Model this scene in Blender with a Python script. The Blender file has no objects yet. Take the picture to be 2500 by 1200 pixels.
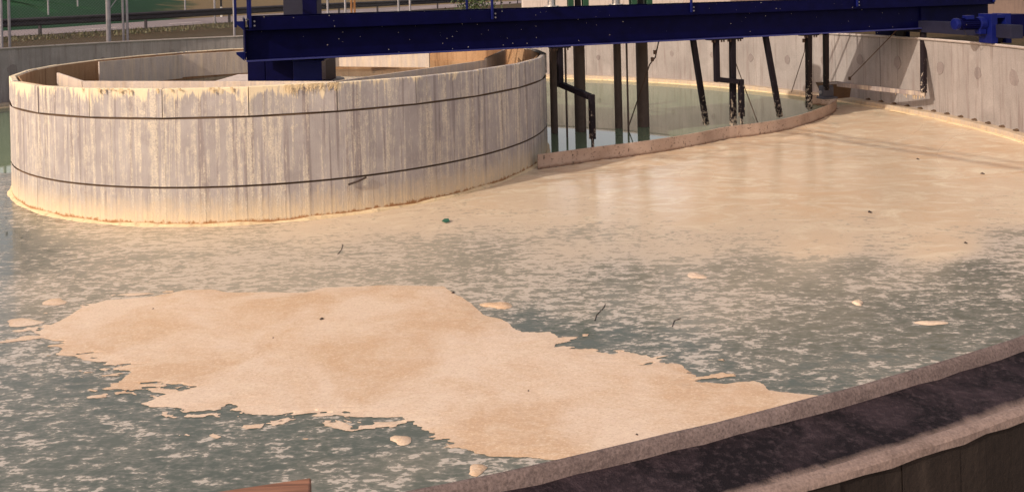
import bpy, bmesh, math, random
import numpy as np
from mathutils import Vector, Matrix
random.seed(7); rng = np.random.default_rng(7)
scn = bpy.context.scene
col = scn.collection

# ------------------------------------------------------------------ camera
CAM_H = 2.5
FPX, ROLL, HORIZ = 1896.5, -0.024, -10.1        # survey of the photograph (2500 px wide)
cam_d = bpy.data.cameras.new('camera'); cam = bpy.data.objects.new('camera', cam_d); col.objects.link(cam)
cam_d.lens = 36.0 * FPX / 2500.0
cam_d.sensor_width = 36.0
cam_d.shift_y = -(600 - HORIZ) / 2500.0
cam_d.clip_start = 0.05; cam_d.clip_end = 3000
cam.matrix_world = Matrix.Translation((0, 0, CAM_H)) @ Matrix.Rotation(math.radians(90), 4, 'X') @ Matrix.Rotation(ROLL, 4, 'Z')
scn.camera = cam

# ------------------------------------------------------------------ light
SUN_EL = math.radians(28.5)
SUN_AZ = math.radians(37.0)                      # heading the light travels towards, from +X to +Y
world = bpy.data.worlds.new('World'); scn.world = world; world.use_nodes = True
wn = world.node_tree; wn.nodes.clear()
w_out = wn.nodes.new('ShaderNodeOutputWorld'); w_bg = wn.nodes.new('ShaderNodeBackground')
w_sky = wn.nodes.new('ShaderNodeTexSky'); w_sky.sky_type = 'NISHITA'; w_sky.sun_disc = False
w_sky.sun_elevation = SUN_EL
w_sky.sun_rotation = math.radians(90) - (SUN_AZ + math.pi)
w_sky.dust_density = 6.0; w_sky.air_density = 1.0; w_sky.ozone_density = 1.0
w_mix = wn.nodes.new('ShaderNodeMix'); w_mix.data_type = 'RGBA'; w_mix.blend_type = 'MULTIPLY'
w_mix.inputs[0].default_value = 1.0
w_mix.inputs[7].default_value = (1.0, 0.84, 0.77, 1)      # warm cast of the old slide film
wn.links.new(w_sky.outputs[0], w_mix.inputs[6])
# thin high haze: the whole horizon is milky, clearing towards the zenith
w_tc = wn.nodes.new('ShaderNodeTexCoord'); w_sep = wn.nodes.new('ShaderNodeSeparateXYZ'); wn.links.new(w_tc.outputs['Generated'], w_sep.inputs[0])
w_inv = wn.nodes.new('ShaderNodeMath'); w_inv.operation = 'SUBTRACT'; w_inv.use_clamp = True; w_inv.inputs[0].default_value = 1.0; wn.links.new(w_sep.outputs[2], w_inv.inputs[1])
w_pow = wn.nodes.new('ShaderNodeMath'); w_pow.operation = 'POWER'; w_pow.inputs[1].default_value = 3.0; wn.links.new(w_inv.outputs[0], w_pow.inputs[0])
w_ma = wn.nodes.new('ShaderNodeMath'); w_ma.operation = 'MULTIPLY_ADD'; w_ma.inputs[1].default_value = 0.78; w_ma.inputs[2].default_value = 0.22; wn.links.new(w_pow.outputs[0], w_ma.inputs[0])
w_add = wn.nodes.new('ShaderNodeMix'); w_add.data_type = 'RGBA'; w_add.blend_type = 'ADD'; w_add.clamp_result = False
w_add.inputs[7].default_value = (9.5, 9.0, 8.8, 1)
wn.links.new(w_ma.outputs[0], w_add.inputs[0]); wn.links.new(w_mix.outputs[2], w_add.inputs[6]); wn.links.new(w_add.outputs[2], w_bg.inputs[0])
wn.links.new(w_bg.outputs[0], w_out.inputs[0])
w_bg.inputs[1].default_value = 0.12
sun_d = bpy.data.lights.new('sun', 'SUN'); sun = bpy.data.objects.new('sun', sun_d); col.objects.link(sun)
sun_d.energy = 3.2; sun_d.angle = math.radians(0.5); sun_d.color = (1.0, 0.90, 0.755)
LIGHT = Vector((math.cos(SUN_AZ) * math.cos(SUN_EL), math.sin(SUN_AZ) * math.cos(SUN_EL), -math.sin(SUN_EL)))
sun.rotation_euler = LIGHT.to_track_quat('-Z', 'Y').to_euler()
sun.location = (-30, -20, 30)
scn.view_settings.view_transform = 'Standard'; scn.view_settings.look = 'None'
scn.view_settings.gamma = 1.0; scn.view_settings.use_curve_mapping = False
scn.view_settings.exposure = -0.04

# ------------------------------------------------------------------ survey helpers (photo point + height or depth -> metres)
_c, _s = math.cos(ROLL), math.sin(ROLL)
def level(px, py):
    dx, dy = px - 1250.0, py - HORIZ
    return _c * dx + _s * dy, -_s * dx + _c * dy
def onh(px, py, h):
    X, Y = level(px, py); z = (CAM_H - h) * FPX / Y
    return Vector((X / FPX * z, z, h))
def atd(px, py, z):
    X, Y = level(px, py)
    return Vector((X / FPX * z, z, CAM_H - Y / FPX * z))
def image(P):
    X = P[:, 0] / P[:, 1] * FPX; Y = (CAM_H - P[:, 2]) / P[:, 1] * FPX
    return 1250 + _c * X - _s * Y, HORIZ + _s * X + _c * Y
CX, CY = -3.495, 12.75                            # axis of the round tank
def pol(R, a, z=0.0):                              # a = 0 towards the camera, + to the right
    return Vector((CX + R * math.sin(a), CY - R * math.cos(a), z))
def on_circle(px, R, far=True):                    # point of the circle R seen in photo column px (around wall height)
    t = (px - 1250.0) / FPX + 0.0
    for _ in range(4):
        a = 1 + t * t; b = -2 * (CX * t + CY); c = CX * CX + CY * CY - R * R
        q = math.sqrt(max(b * b - 4 * a * c, 0)); y = (-b + (q if far else -q)) / (2 * a)
        v = (CAM_H - 1.0) / y * FPX
        t = ((px - 1250) * _c + (_s) * v) / FPX
    return Vector((t * y, y, 0))

# ------------------------------------------------------------------ mesh helpers
class MB:
    def __init__(self): self.v = []; self.f = []; self.t = []
    def add(self, vs, fs, tone=0.5):
        o = len(self.v); self.v += [tuple(p) for p in vs]
        self.f += [tuple(i + o for i in f) for f in fs]; self.t += [tone] * len(fs); return self
    def box(self, c, half, ax=None, tone=0.5):
        c = Vector(c); ax = ax or (Vector((1, 0, 0)), Vector((0, 1, 0)), Vector((0, 0, 1)))
        vs = [c + ax[0] * (half[0] * sx) + ax[1] * (half[1] * sy) + ax[2] * (half[2] * sz)
              for sz in (-1, 1) for sy in (-1, 1) for sx in (-1, 1)]
        return self.add(vs, [(0, 2, 3, 1), (4, 5, 7, 6), (0, 1, 5, 4), (2, 6, 7, 3), (0, 4, 6, 2), (1, 3, 7, 5)], tone)
    def bar(self, p, q, w, h, up=Vector((0, 0, 1)), tone=0.5):
        p, q = Vector(p), Vector(q); d = (q - p); L = d.length; d.normalize()
        if abs(d.dot(up)) > 0.98: up = Vector((0.3, -0.95, 0)).normalized()
        s = d.cross(up).normalized(); u = s.cross(d)
        return self.box((p + q) / 2, (L / 2, w / 2, h / 2), (d, s, u), tone)
    def tube(self, p, q, r, n=12, r2=None, cap=True, tone=0.5):
        p, q = Vector(p), Vector(q); d = (q - p).normalized(); r2 = r if r2 is None else r2
        a = Vector((0, 0, 1)) if abs(d.z) < 0.9 else Vector((1, 0, 0))
        s = d.cross(a).normalized(); u = s.cross(d)
        vs = []
        for c, rr in ((p, r), (q, r2)):
            for k in range(n):
                t = 2 * math.pi * k / n; vs.append(c + (s * math.cos(t) + u * math.sin(t)) * rr)
        fs = [(k, (k + 1) % n, n + (k + 1) % n, n + k) for k in range(n)]
        if cap: fs += [tuple(range(n - 1, -1, -1)), tuple(range(n, 2 * n))]
        return self.add(vs, fs, tone)
    def chain(self, pts, r, n=6):
        for p, q in zip(pts[:-1], pts[1:]): self.tube(p, q, r, n)
        return self
    def sweep(self, pts, w, h, closed=False, tone=0.5):     # vertical strip of thickness w, from z to z+h
        nrm = []
        for i, p in enumerate(pts):
            a = pts[max(i - 1, 0)]; b = pts[min(i + 1, len(pts) - 1)]
            d = Vector((b[0] - a[0], b[1] - a[1], 0)).normalized(); nrm.append(Vector((-d.y, d.x, 0)))
        vs = []
        for p, m in zip(pts, nrm):
            p = Vector(p)
            vs += [p - m * w / 2, p + m * w / 2, p + m * w / 2 + Vector((0, 0, h)), p - m * w / 2 + Vector((0, 0, h))]
        fs = []
        for i in range(len(pts) - 1):
            o = 4 * i
            for k in range(4): fs.append((o + k, o + 4 + k, o + 4 + (k + 1) % 4, o + (k + 1) % 4))
        fs += [(0, 1, 2, 3), (4 * len(pts) - 1, 4 * len(pts) - 2, 4 * len(pts) - 3, 4 * len(pts) - 4)]
        return self.add(vs, fs, tone)
    def ring(self, prof, a0=-math.pi, a1=math.pi, n=180, jit=0.0, facets=False, seed=1, closed=True):
        r = random.Random(seed); full = abs(a1 - a0 - 2 * math.pi) < 1e-6; m = len(prof)
        if not facets:
            vs = [pol(R, a0 + (a1 - a0) * i / n, z) for i in range(n + (0 if full else 1)) for R, z in prof]
            fs = []; N = n if full else n + 1
            for i in range(n):
                j = (i + 1) % N
                for k in range(m if closed else m - 1):
                    fs.append((i * m + k, j * m + k, j * m + (k + 1) % m, i * m + (k + 1) % m))
            if not full and closed: fs += [tuple(range(m)), tuple(range((N - 1) * m + m - 1, (N - 1) * m - 1, -1))]
            self.add(vs, fs); return self
        for i in range(n):                                    # board by board, each a hair proud or shy of the next
            b0 = a0 + (a1 - a0) * i / n; b1 = a0 + (a1 - a0) * (i + 1) / n; dj = r.uniform(-jit, jit)
            vs = [pol(R + dj, b, z) for b in (b0, b1) for R, z in prof]
            fs = [(k, m + k, m + k + 1, k + 1) for k in range(m - 1)]
            self.add(vs, fs, r.random())
        return self
    def build(self, name, mat, parent=None, smooth=False, bevel=0.0):
        me = bpy.data.meshes.new(name)
        off = Vector(parent['_base']) if parent is not None and '_base' in parent else Vector((0, 0, 0))
        if parent is not None and parent.type == 'MESH':
            off = Vector((0, 0, 0))
            q = parent.parent
            if q is not None and '_base' in q: off = Vector(q['_base'])
        me.from_pydata([(p[0] - off.x, p[1] - off.y, p[2] - off.z) for p in self.v], [], self.f)
        bm = bmesh.new(); bm.from_mesh(me); bmesh.ops.recalc_face_normals(bm, faces=bm.faces); bm.to_mesh(me); bm.free()
        at = me.attributes.new('tone', 'FLOAT', 'FACE'); at.data.foreach_set('value', self.t)
        if smooth: me.shade_smooth()
        me.materials.append(mat)
        o = bpy.data.objects.new(name, me); col.objects.link(o)
        if parent is not None: o.parent = parent
        if bevel > 0:
            b = o.modifiers.new('bevel', 'BEVEL'); b.width = bevel; b.segments = 2; b.limit_method = 'ANGLE'; b.angle_limit = math.radians(40)
        return o
def tag(o, label=None, cat=None, group=None, kind=None):
    if label: o['label'] = label
    if cat: o['category'] = cat
    if group: o['group'] = group
    if kind: o['kind'] = kind
    return o
def thing(name, loc, label, cat, group=None):
    o = bpy.data.objects.new(name, None); o.location = loc; o['_base'] = tuple(loc); o.empty_display_size = 0.2
    col.objects.link(o); return tag(o, label, cat, group)
def smooth_by_angle(o, deg=40):
    me = o.data; me.shade_smooth()
    me.set_sharp_from_angle(angle=math.radians(deg)); return o

# ------------------------------------------------------------------ materials
class NT:
    def __init__(self, name):
        self.m = bpy.data.materials.new(name); self.m.use_nodes = True; self.t = self.m.node_tree; self.t.nodes.clear()
        self.out = self.t.nodes.new('ShaderNodeOutputMaterial'); self.b = self.n('ShaderNodeBsdfPrincipled')
        self.l(self.b.outputs[0], self.out.inputs[0])
    def n(self, k, **kw):
        x = self.t.nodes.new(k)
        for a, v in kw.items(): setattr(x, a, v)
        return x
    def l(self, a, b): self.t.links.new(a, b)
    def coord(self, scale=(1, 1, 1), kind='Object'):
        g = self.n('ShaderNodeNewGeometry'); mp = self.n('ShaderNodeMapping'); mp.inputs['Scale'].default_value = scale
        self.l(g.outputs['Position'], mp.inputs[0]); return mp.outputs[0]
    def noise(self, vec, scale, detail=4, rough=0.55, dist=0.0):
        x = self.n('ShaderNodeTexNoise'); x.inputs['Scale'].default_value = scale; x.inputs['Detail'].default_value = detail
        x.inputs['Roughness'].default_value = rough; x.inputs['Distortion'].default_value = dist
        self.l(vec, x.inputs['Vector']); return x.outputs[0]
    def ramp(self, fac, stops, interp='LINEAR'):
        r = self.n('ShaderNodeValToRGB'); r.color_ramp.interpolation = interp
        e = r.color_ramp.elements
        while len(e) < len(stops): e.new(0.5)
        for el, (p, c) in zip(e, stops): el.position = p; el.color = (*c, 1) if len(c) == 3 else c
        self.l(fac, r.inputs[0]); return r.outputs[0]
    def val(self, fac, lo, hi, a=0.0, b=1.0, smooth=False):
        r = self.n('ShaderNodeMapRange'); r.inputs[1].default_value = lo; r.inputs[2].default_value = hi
        r.inputs[3].default_value = a; r.inputs[4].default_value = b
        if smooth: r.interpolation_type = 'SMOOTHSTEP'
        self.l(fac, r.inputs[0]); return r.outputs[0]
    def math(self, op, a, b=None):
        x = self.n('ShaderNodeMath', operation=op)
        for i, v in enumerate((a, b)):
            if v is None: continue
            if isinstance(v, (int, float)): x.inputs[i].default_value = v
            else: self.l(v, x.inputs[i])
        return x.outputs[0]
    def mix(self, fac, a, b, mode='MIX'):
        x = self.n('ShaderNodeMix'); x.data_type = 'RGBA'; x.blend_type = mode
        for i, v in ((0, fac), (6, a), (7, b)):
            if isinstance(v, (int, float)): x.inputs[i].default_value = v
            elif isinstance(v, tuple): x.inputs[i].default_value = (*v, 1)
            else: self.l(v, x.inputs[i])
        return x.outputs[2]
    def attr(self, name):
        a = self.n('ShaderNodeAttribute'); a.attribute_name = name; return a.outputs['Fac']
    def bump(self, h, strength=0.3, dist=0.02):
        x = self.n('ShaderNodeBump'); x.inputs['Strength'].default_value = strength; x.inputs['Distance'].default_value = dist
        self.l(h, x.inputs['Height']); self.l(x.outputs[0], self.b.inputs['Normal']); return x
    def col(self, c):
        if isinstance(c, tuple): self.b.inputs['Base Color'].default_value = (*c, 1)
        else: self.l(c, self.b.inputs['Base Color'])
    def rough(self, r):
        if isinstance(r, (int, float)): self.b.inputs['Roughness'].default_value = r
        else: self.l(r, self.b.inputs['Roughness'])
    def zpos(self):
        g = self.n('ShaderNodeNewGeometry'); s = self.n('ShaderNodeSeparateXYZ'); self.l(g.outputs['Position'], s.inputs[0]); return s.outputs

def concrete(name, dark, light, scum=None, scum_amt=0.0, grime=(0.10, 0.075, 0.07), grime_amt=0.5, tone=0.35, base_z=None, bump=0.35, grit=0.0):
    t = NT(name)
    st = t.noise(t.coord((7, 7, 0.55)), 1.6, 5, 0.6)            # vertical run marks
    fine = t.noise(t.coord((1, 1, 1)), 42, 4, 0.65)
    blot = t.noise(t.coord((1, 1, 0.7)), 2.2, 5, 0.6, 0.4)
    c = t.mix(t.val(blot, 0.3, 0.7), dark, light)
    c = t.mix(t.math('MULTIPLY', t.val(t.attr('tone'), 0, 1), tone), c, tuple(x * 0.72 for x in dark))
    c = t.mix(t.math('MULTIPLY', t.val(st, 0.52, 0.72), grime_amt), c, grime)
    if scum:
        st2 = t.noise(t.coord((9, 9, 0.8)), 1.3, 6, 0.65, 0.2)
        st3 = t.noise(t.coord((26, 26, 2.4)), 1.0, 4, 0.6, 0.3)
        k = t.math('ADD', t.math('MULTIPLY', st2, 0.62), t.math('MULTIPLY', st3, 0.38))
        k = t.val(k, 0.56 - 0.2 * scum_amt, 0.66 - 0.1 * scum_amt)
        k = t.math('MULTIPLY', k, t.val(fine, 0.32, 0.62, 0.35, 1.0))
        c = t.mix(t.math('MULTIPLY', k, min(1, 0.45 + scum_amt * 0.5)), c, scum)
        if base_z is not None:                                  # residue near the waterline
            z = t.zpos()[2]; wob = t.math('ADD', z, t.math('MULTIPLY', t.val(st, 0, 1, -1, 1), 0.25))
            c = t.mix(t.val(wob, base_z, 0.0, 0, 0.8), c, scum)
    c = t.mix(t.val(fine, 0.35, 0.7, 0.0, 0.28), c, tuple(x * 0.55 for x in dark))
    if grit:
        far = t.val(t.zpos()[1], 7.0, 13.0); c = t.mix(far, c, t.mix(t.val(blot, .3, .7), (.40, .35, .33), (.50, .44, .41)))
        g1 = t.noise(t.coord(), 150, 3, .7); g2 = t.noise(t.coord(), 14, 6, .75, .3)
        c = t.mix(t.val(g1, .48, .66, 0, grit), c, tuple(x * .35 for x in dark)); c = t.mix(t.val(g1, .46, .34, 0, grit * .6), c, tuple(min(1, x * 1.35) for x in light)); c = t.mix(t.val(g2, .58, .68, 0, grit), c, tuple(x * .3 for x in dark))
    t.col(c); t.rough(0.88); t.b.inputs['Specular IOR Level'].default_value = 0.25
    h = t.math('ADD', t.math('MULTIPLY', fine, 0.5), t.math('MULTIPLY', st, 0.8))
    t.bump(h, bump, 0.02); return t.m
def paint(name, c, c2, rough=0.35, specks=0.0, rust=0.0, metallic=0.0, spec=0.35):
    t = NT(name); n = t.noise(t.coord(), 5, 5, 0.6); f = t.noise(t.coord(), 60, 3)
    k = t.mix(t.val(n, 0.35, 0.7), c, c2)
    if rust: k = t.mix(t.val(t.noise(t.coord((1, 1, 0.5)), 9, 6, 0.7), 0.72 - 0.2 * rust, 0.80 - 0.2 * rust), k, (0.10, 0.045, 0.02))
    if specks:
        v = t.n('ShaderNodeTexVoronoi'); v.inputs['Scale'].default_value = 13.0; v.inputs['Randomness'].default_value = 1.0
        wv = t.n('ShaderNodeMapping'); wv.inputs['Scale'].default_value = (1, 1, 1.3); g = t.n('ShaderNodeNewGeometry')
        t.l(g.outputs['Position'], wv.inputs[0]); t.l(wv.outputs[0], v.inputs['Vector'])
        sep = t.n('ShaderNodeSeparateColor'); t.l(v.outputs['Color'], sep.inputs[0])
        clump = t.noise(t.coord(), 0.7, 3)
        size = t.math('MULTIPLY', t.val(sep.outputs[0], 0.35, 1.0, 0.0, 0.115 * specks), t.val(clump, 0.36, 0.56))
        on = t.math('LESS_THAN', v.outputs['Distance'], size)
        k = t.mix(on, k, (0.52, 0.48, 0.43))
    t.b.inputs['Specular IOR Level'].default_value = spec
    t.col(k); t.rough(t.val(f, 0.3, 0.7, rough - 0.06, rough + 0.12)); t.b.inputs['Metallic'].default_value = metallic
    t.bump(f, 0.06, 0.004); return t.m
def splashed(name, c, splash, amt, top_z):                     # dark steel crusted with pale scum towards the water
    t = NT(name); n = t.noise(t.coord((1, 1, 0.6)), 22, 5, 0.7); z = t.zpos()[2]
    thr = t.val(z, 0.1, top_z, 0.47, 0.70)
    k = t.math('SUBTRACT', n, thr); k = t.val(k, 0.0, 0.06, 0, amt)
    t.col(t.mix(k, t.mix(t.noise(t.coord(), 6, 4), c, tuple(x * 1.8 for x in c)), splash)); t.rough(0.6); t.b.inputs['Specular IOR Level'].default_value = .12; t.bump(n, 0.3, 0.01); return t.m

M = {}
CREAM = (0.76, 0.61, 0.42)
def m_drum(name, top):
    t = NT(name); z = t.zpos()[2]
    blot = t.noise(t.coord((1, 1, .8)), 3.2, 6, .65, .5); fine = t.noise(t.coord(), 55, 4, .7); med = t.noise(t.coord((1, 1, .6)), 16, 5, .7, .4)
    s1 = t.noise(t.coord((11, 11, .45)), 1.0, 4, .55); s2 = t.noise(t.coord((34, 34, 1.5)), 1.0, 4, .6, .3); s3 = t.noise(t.coord((17, 17, .35)), 1.0, 3, .5)
    c = t.mix(t.val(blot, .35, .65), (.33, .297, .29), (.415, .376, .362))
    c = t.mix(t.math('MULTIPLY', t.attr('tone'), .12), c, (.25, .21, .205))
    c = t.mix(t.val(t.math('ADD', s3, t.math('MULTIPLY', fine, .08)), .585, .66, 0, .6), c, (.205, .165, .165))     # damp run marks
    k = t.math('ADD', t.math('MULTIPLY', s1, .55), t.math('MULTIPLY', s2, .45))
    k = t.math('ADD', k, t.val(med, .3, .7, -.07, .07))
    k = t.val(k, .475, .60, 0, .85)
    k = t.math('MULTIPLY', k, t.val(fine, .36, .58, .25, 1))
    c = t.mix(k, c, (.66, .58, .465))
    c = t.mix(t.val(med, .66, .74, 0, .6), c, (.72, .60, .42))                       # crusted specks
    c = t.mix(t.val(t.noise(t.coord(), 30, 5, .75), .70, .76, 0, .55), c, (.10, .075, .065))
    if top:                                                                            # splashed residue under the rim
        w = t.math('ADD', t.math('MULTIPLY', s2, .45), t.math('MULTIPLY', t.noise(t.coord((4, 4, 1.6)), 1.0, 6, .68, 1.2), .85))
        w = t.math('ADD', w, t.val(t.zpos()[0], -2.6, -1.5, .03, -.14)); w = t.math('ADD', w, t.val(t.noise(t.coord(), .9, 2), .35, .65, -.09, .07))
        c = t.mix(t.val(t.math('SUBTRACT', t.math('ADD', w, t.val(z, 1.28, 1.55, -.22, .12)), .68), -.03, .05, 0, .9), c, (.76, .63, .43))
    else:
        w = t.math('ADD', z, t.val(t.math('ADD', s2, med), .6, 1.4, -.16, .16))
        c = t.mix(t.val(w, .34, .02, 0, .85), c, (.74, .58, .37))
        c = t.mix(t.val(t.math('ADD', z, t.val(med, .3, .7, -.03, .03)), .06, .035), c, (.36, .19, .09))
    t.col(c); t.rough(.9); t.b.inputs['Specular IOR Level'].default_value = .2
    t.bump(t.math('ADD', t.math('MULTIPLY', fine, .4), t.math('ADD', t.math('MULTIPLY', k, .6), t.math('MULTIPLY', s3, .5))), .4, .012); return t.m
M['drum'] = m_drum('drum_concrete', False); M['drum_top'] = m_drum('drum_panel_concrete', True)
M['stain'] = concrete('stained_inner_concrete', (0.34, 0.19, 0.095), (0.48, 0.30, 0.17), None, 0, (0.14, 0.06, 0.03), 0.7, 0.2)
M['wall'] = concrete('wall_concrete', (0.265, 0.236, 0.227), (0.375, 0.337, 0.322), None, 0, (0.20, 0.155, 0.145), 0.8, 0.32)
M['ledge'] = concrete('ledge_concrete', (0.42, 0.34, 0.27), (0.54, 0.44, 0.35), (.62, .47, .28), 0.6, (0.3, 0.18, 0.08), 0.4, 0.2)
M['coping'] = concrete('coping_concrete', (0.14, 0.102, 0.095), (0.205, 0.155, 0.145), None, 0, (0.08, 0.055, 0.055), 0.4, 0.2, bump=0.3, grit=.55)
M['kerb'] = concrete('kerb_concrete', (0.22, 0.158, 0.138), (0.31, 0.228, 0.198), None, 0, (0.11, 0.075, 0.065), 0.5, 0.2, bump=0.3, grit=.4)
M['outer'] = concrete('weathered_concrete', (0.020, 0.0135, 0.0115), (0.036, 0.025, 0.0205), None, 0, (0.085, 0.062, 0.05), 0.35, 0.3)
M['plate'] = concrete('plate_concrete', (0.46, 0.385, 0.34), (0.60, 0.51, 0.45), CREAM, 0.5, (0.3, 0.2, 0.12), 0.35, 0.1)
M['groove'] = concrete('groove_dirt', (0.10, 0.062, 0.038), (0.15, 0.095, 0.06))
M['patch'] = concrete('mortar_patch', (0.195, 0.162, 0.158), (0.31, 0.265, 0.255), None, 0, (.12, .10, .095), .5, bump=0.6)
M['facade'] = concrete('facade_concrete', (0.38, 0.30, 0.26), (0.50, 0.40, 0.35), None, 0, (0.24, 0.18, 0.16), 0.4, 0.25)
M['plinth'] = concrete('plinth_concrete', (0.20, 0.14, 0.115), (0.28, 0.20, 0.165))
M['pale'] = concrete('pale_render', (0.58, 0.50, 0.45), (0.66, 0.57, 0.52))
M['scumline'] = concrete('dried_scum', (0.70, 0.53, 0.32), (0.80, 0.63, 0.40), bump=0.6)
M['board'] = None
M['crust_bar'] = concrete('crusted_bar', (0.22, 0.18, 0.175), (0.32, 0.265, 0.25), (.70, .58, .42), .45)
M['arm_crust'] = None
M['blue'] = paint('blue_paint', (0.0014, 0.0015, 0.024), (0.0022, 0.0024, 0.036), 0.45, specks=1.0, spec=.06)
M['blue_lit'] = paint('blue_paint_lit', (0.003, 0.006, 0.075), (0.005, 0.009, 0.095), 0.38, spec=.15)  # sunlit copy of the bridge blue, with the light put into the colour
M['flange'] = paint('lit_blue_flange', (0.022, 0.026, 0.13), (0.035, 0.038, 0.16), 0.45)  # lighter blue paints in the sun catching the lower flange edge
M['clamp'] = paint('grey_clamp_paint', (0.05, 0.052, 0.07), (0.08, 0.08, 0.10), 0.6)
M['grating'] = paint('dark_grating', (0.006, 0.006, 0.02), (0.01, 0.01, 0.03), 0.6)
M['steel'] = paint('galvanised_steel', (0.26, 0.25, 0.27), (0.36, 0.34, 0.36), 0.45, metallic=0.6)
M['bright'] = paint('stainless_steel', (0.45, 0.42, 0.40), (0.55, 0.52, 0.50), 0.3, metallic=0.9)
M['pipe'] = splashed('brown_pipe_coating', (0.085, 0.064, 0.055), (0.20, 0.15, 0.115), 0.25, 1.0)
M['arm'] = splashed('black_arm_paint', (0.008, 0.006, 0.009), (0.46, 0.38, 0.31), 0.7, 1.1)
M['green'] = paint('green_machine_paint', (0.010, 0.045, 0.020), (0.016, 0.06, 0.027), 0.4)
M['black'] = paint('black_rubber', (0.01, 0.008, 0.009), (0.02, 0.016, 0.017), 0.7)
M['orange'] = paint('orange_brown_wood', (0.30, 0.13, 0.04), (0.36, 0.17, 0.06), 0.7)
M['white'] = paint('white_plastic', (0.70, 0.66, 0.60), (0.76, 0.72, 0.66), 0.5)
M['red'] = paint('red_paint', (0.42, 0.02, 0.03), (0.5, 0.03, 0.04), 0.45)
M['rail'] = paint('weathered_guardrail_steel', (0.022, 0.018, 0.024), (0.04, 0.033, 0.04), 0.65)
M['wire'] = paint('dull_fence_wire', (0.085, 0.09, 0.095), (0.11, 0.115, 0.12), 0.6)
M['rust'] = paint('rusty_wire', (0.06, 0.035, 0.025), (0.10, 0.06, 0.04), 0.8)

def m_board():
    t = NT('scum_crusted_board'); n = t.noise(t.coord(), 2.5, 4); f = t.noise(t.coord(), 38, 4, 0.7); g = t.noise(t.coord((1, 1, 2)), 16, 5, 0.75)
    c = t.mix(t.val(n, 0.35, 0.65), (0.40, 0.285, 0.22), (0.52, 0.385, 0.305))
    z = t.zpos()[2]
    c = t.mix(t.val(t.math('ADD', z, t.math('MULTIPLY', g, 0.08)), 0.085, 0.04), c, (0.17, 0.085, 0.045))
    c = t.mix(t.val(t.noise(t.coord((1, 1, .45)), 26, 4, .7), 0.62, 0.66), c, (0.035, 0.02, 0.015))
    c = t.mix(t.val(g, 0.60, 0.66), c, (0.06, 0.035, 0.025))
    t.col(c); t.rough(0.8); t.bump(f, 0.4, 0.01); return t.m
M['board'] = m_board()
M['arm_crust'] = splashed('crusted_arm_paint', (0.010, 0.007, 0.009), (0.52, 0.44, 0.37), 0.9, 1.5)
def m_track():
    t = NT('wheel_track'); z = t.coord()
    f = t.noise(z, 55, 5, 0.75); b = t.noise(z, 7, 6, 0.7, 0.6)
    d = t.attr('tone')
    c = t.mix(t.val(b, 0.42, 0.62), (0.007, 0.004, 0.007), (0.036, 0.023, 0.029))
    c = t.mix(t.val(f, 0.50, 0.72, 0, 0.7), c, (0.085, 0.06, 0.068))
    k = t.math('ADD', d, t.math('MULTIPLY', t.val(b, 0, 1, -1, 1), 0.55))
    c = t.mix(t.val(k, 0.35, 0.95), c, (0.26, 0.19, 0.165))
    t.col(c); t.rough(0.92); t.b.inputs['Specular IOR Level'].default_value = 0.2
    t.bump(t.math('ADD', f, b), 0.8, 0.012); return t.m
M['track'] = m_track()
def m_wood():
    t = NT('weathered_plank'); g = t.noise(t.coord((1.5, 30, 30)), 1.2, 5, 0.6); f = t.noise(t.coord((3, 60, 60)), 1.5, 4)
    t.col(t.mix(t.val(f, 0.4, 0.65, 0, 0.6), t.mix(t.val(g, 0.35, 0.65), (0.13, 0.055, 0.032), (0.29, 0.135, 0.08)), (0.08, 0.03, 0.018)))
    t.rough(0.75); t.bump(t.math('ADD', g, f), 0.5, 0.006); return t.m
M['wood'] = m_wood()
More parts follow.
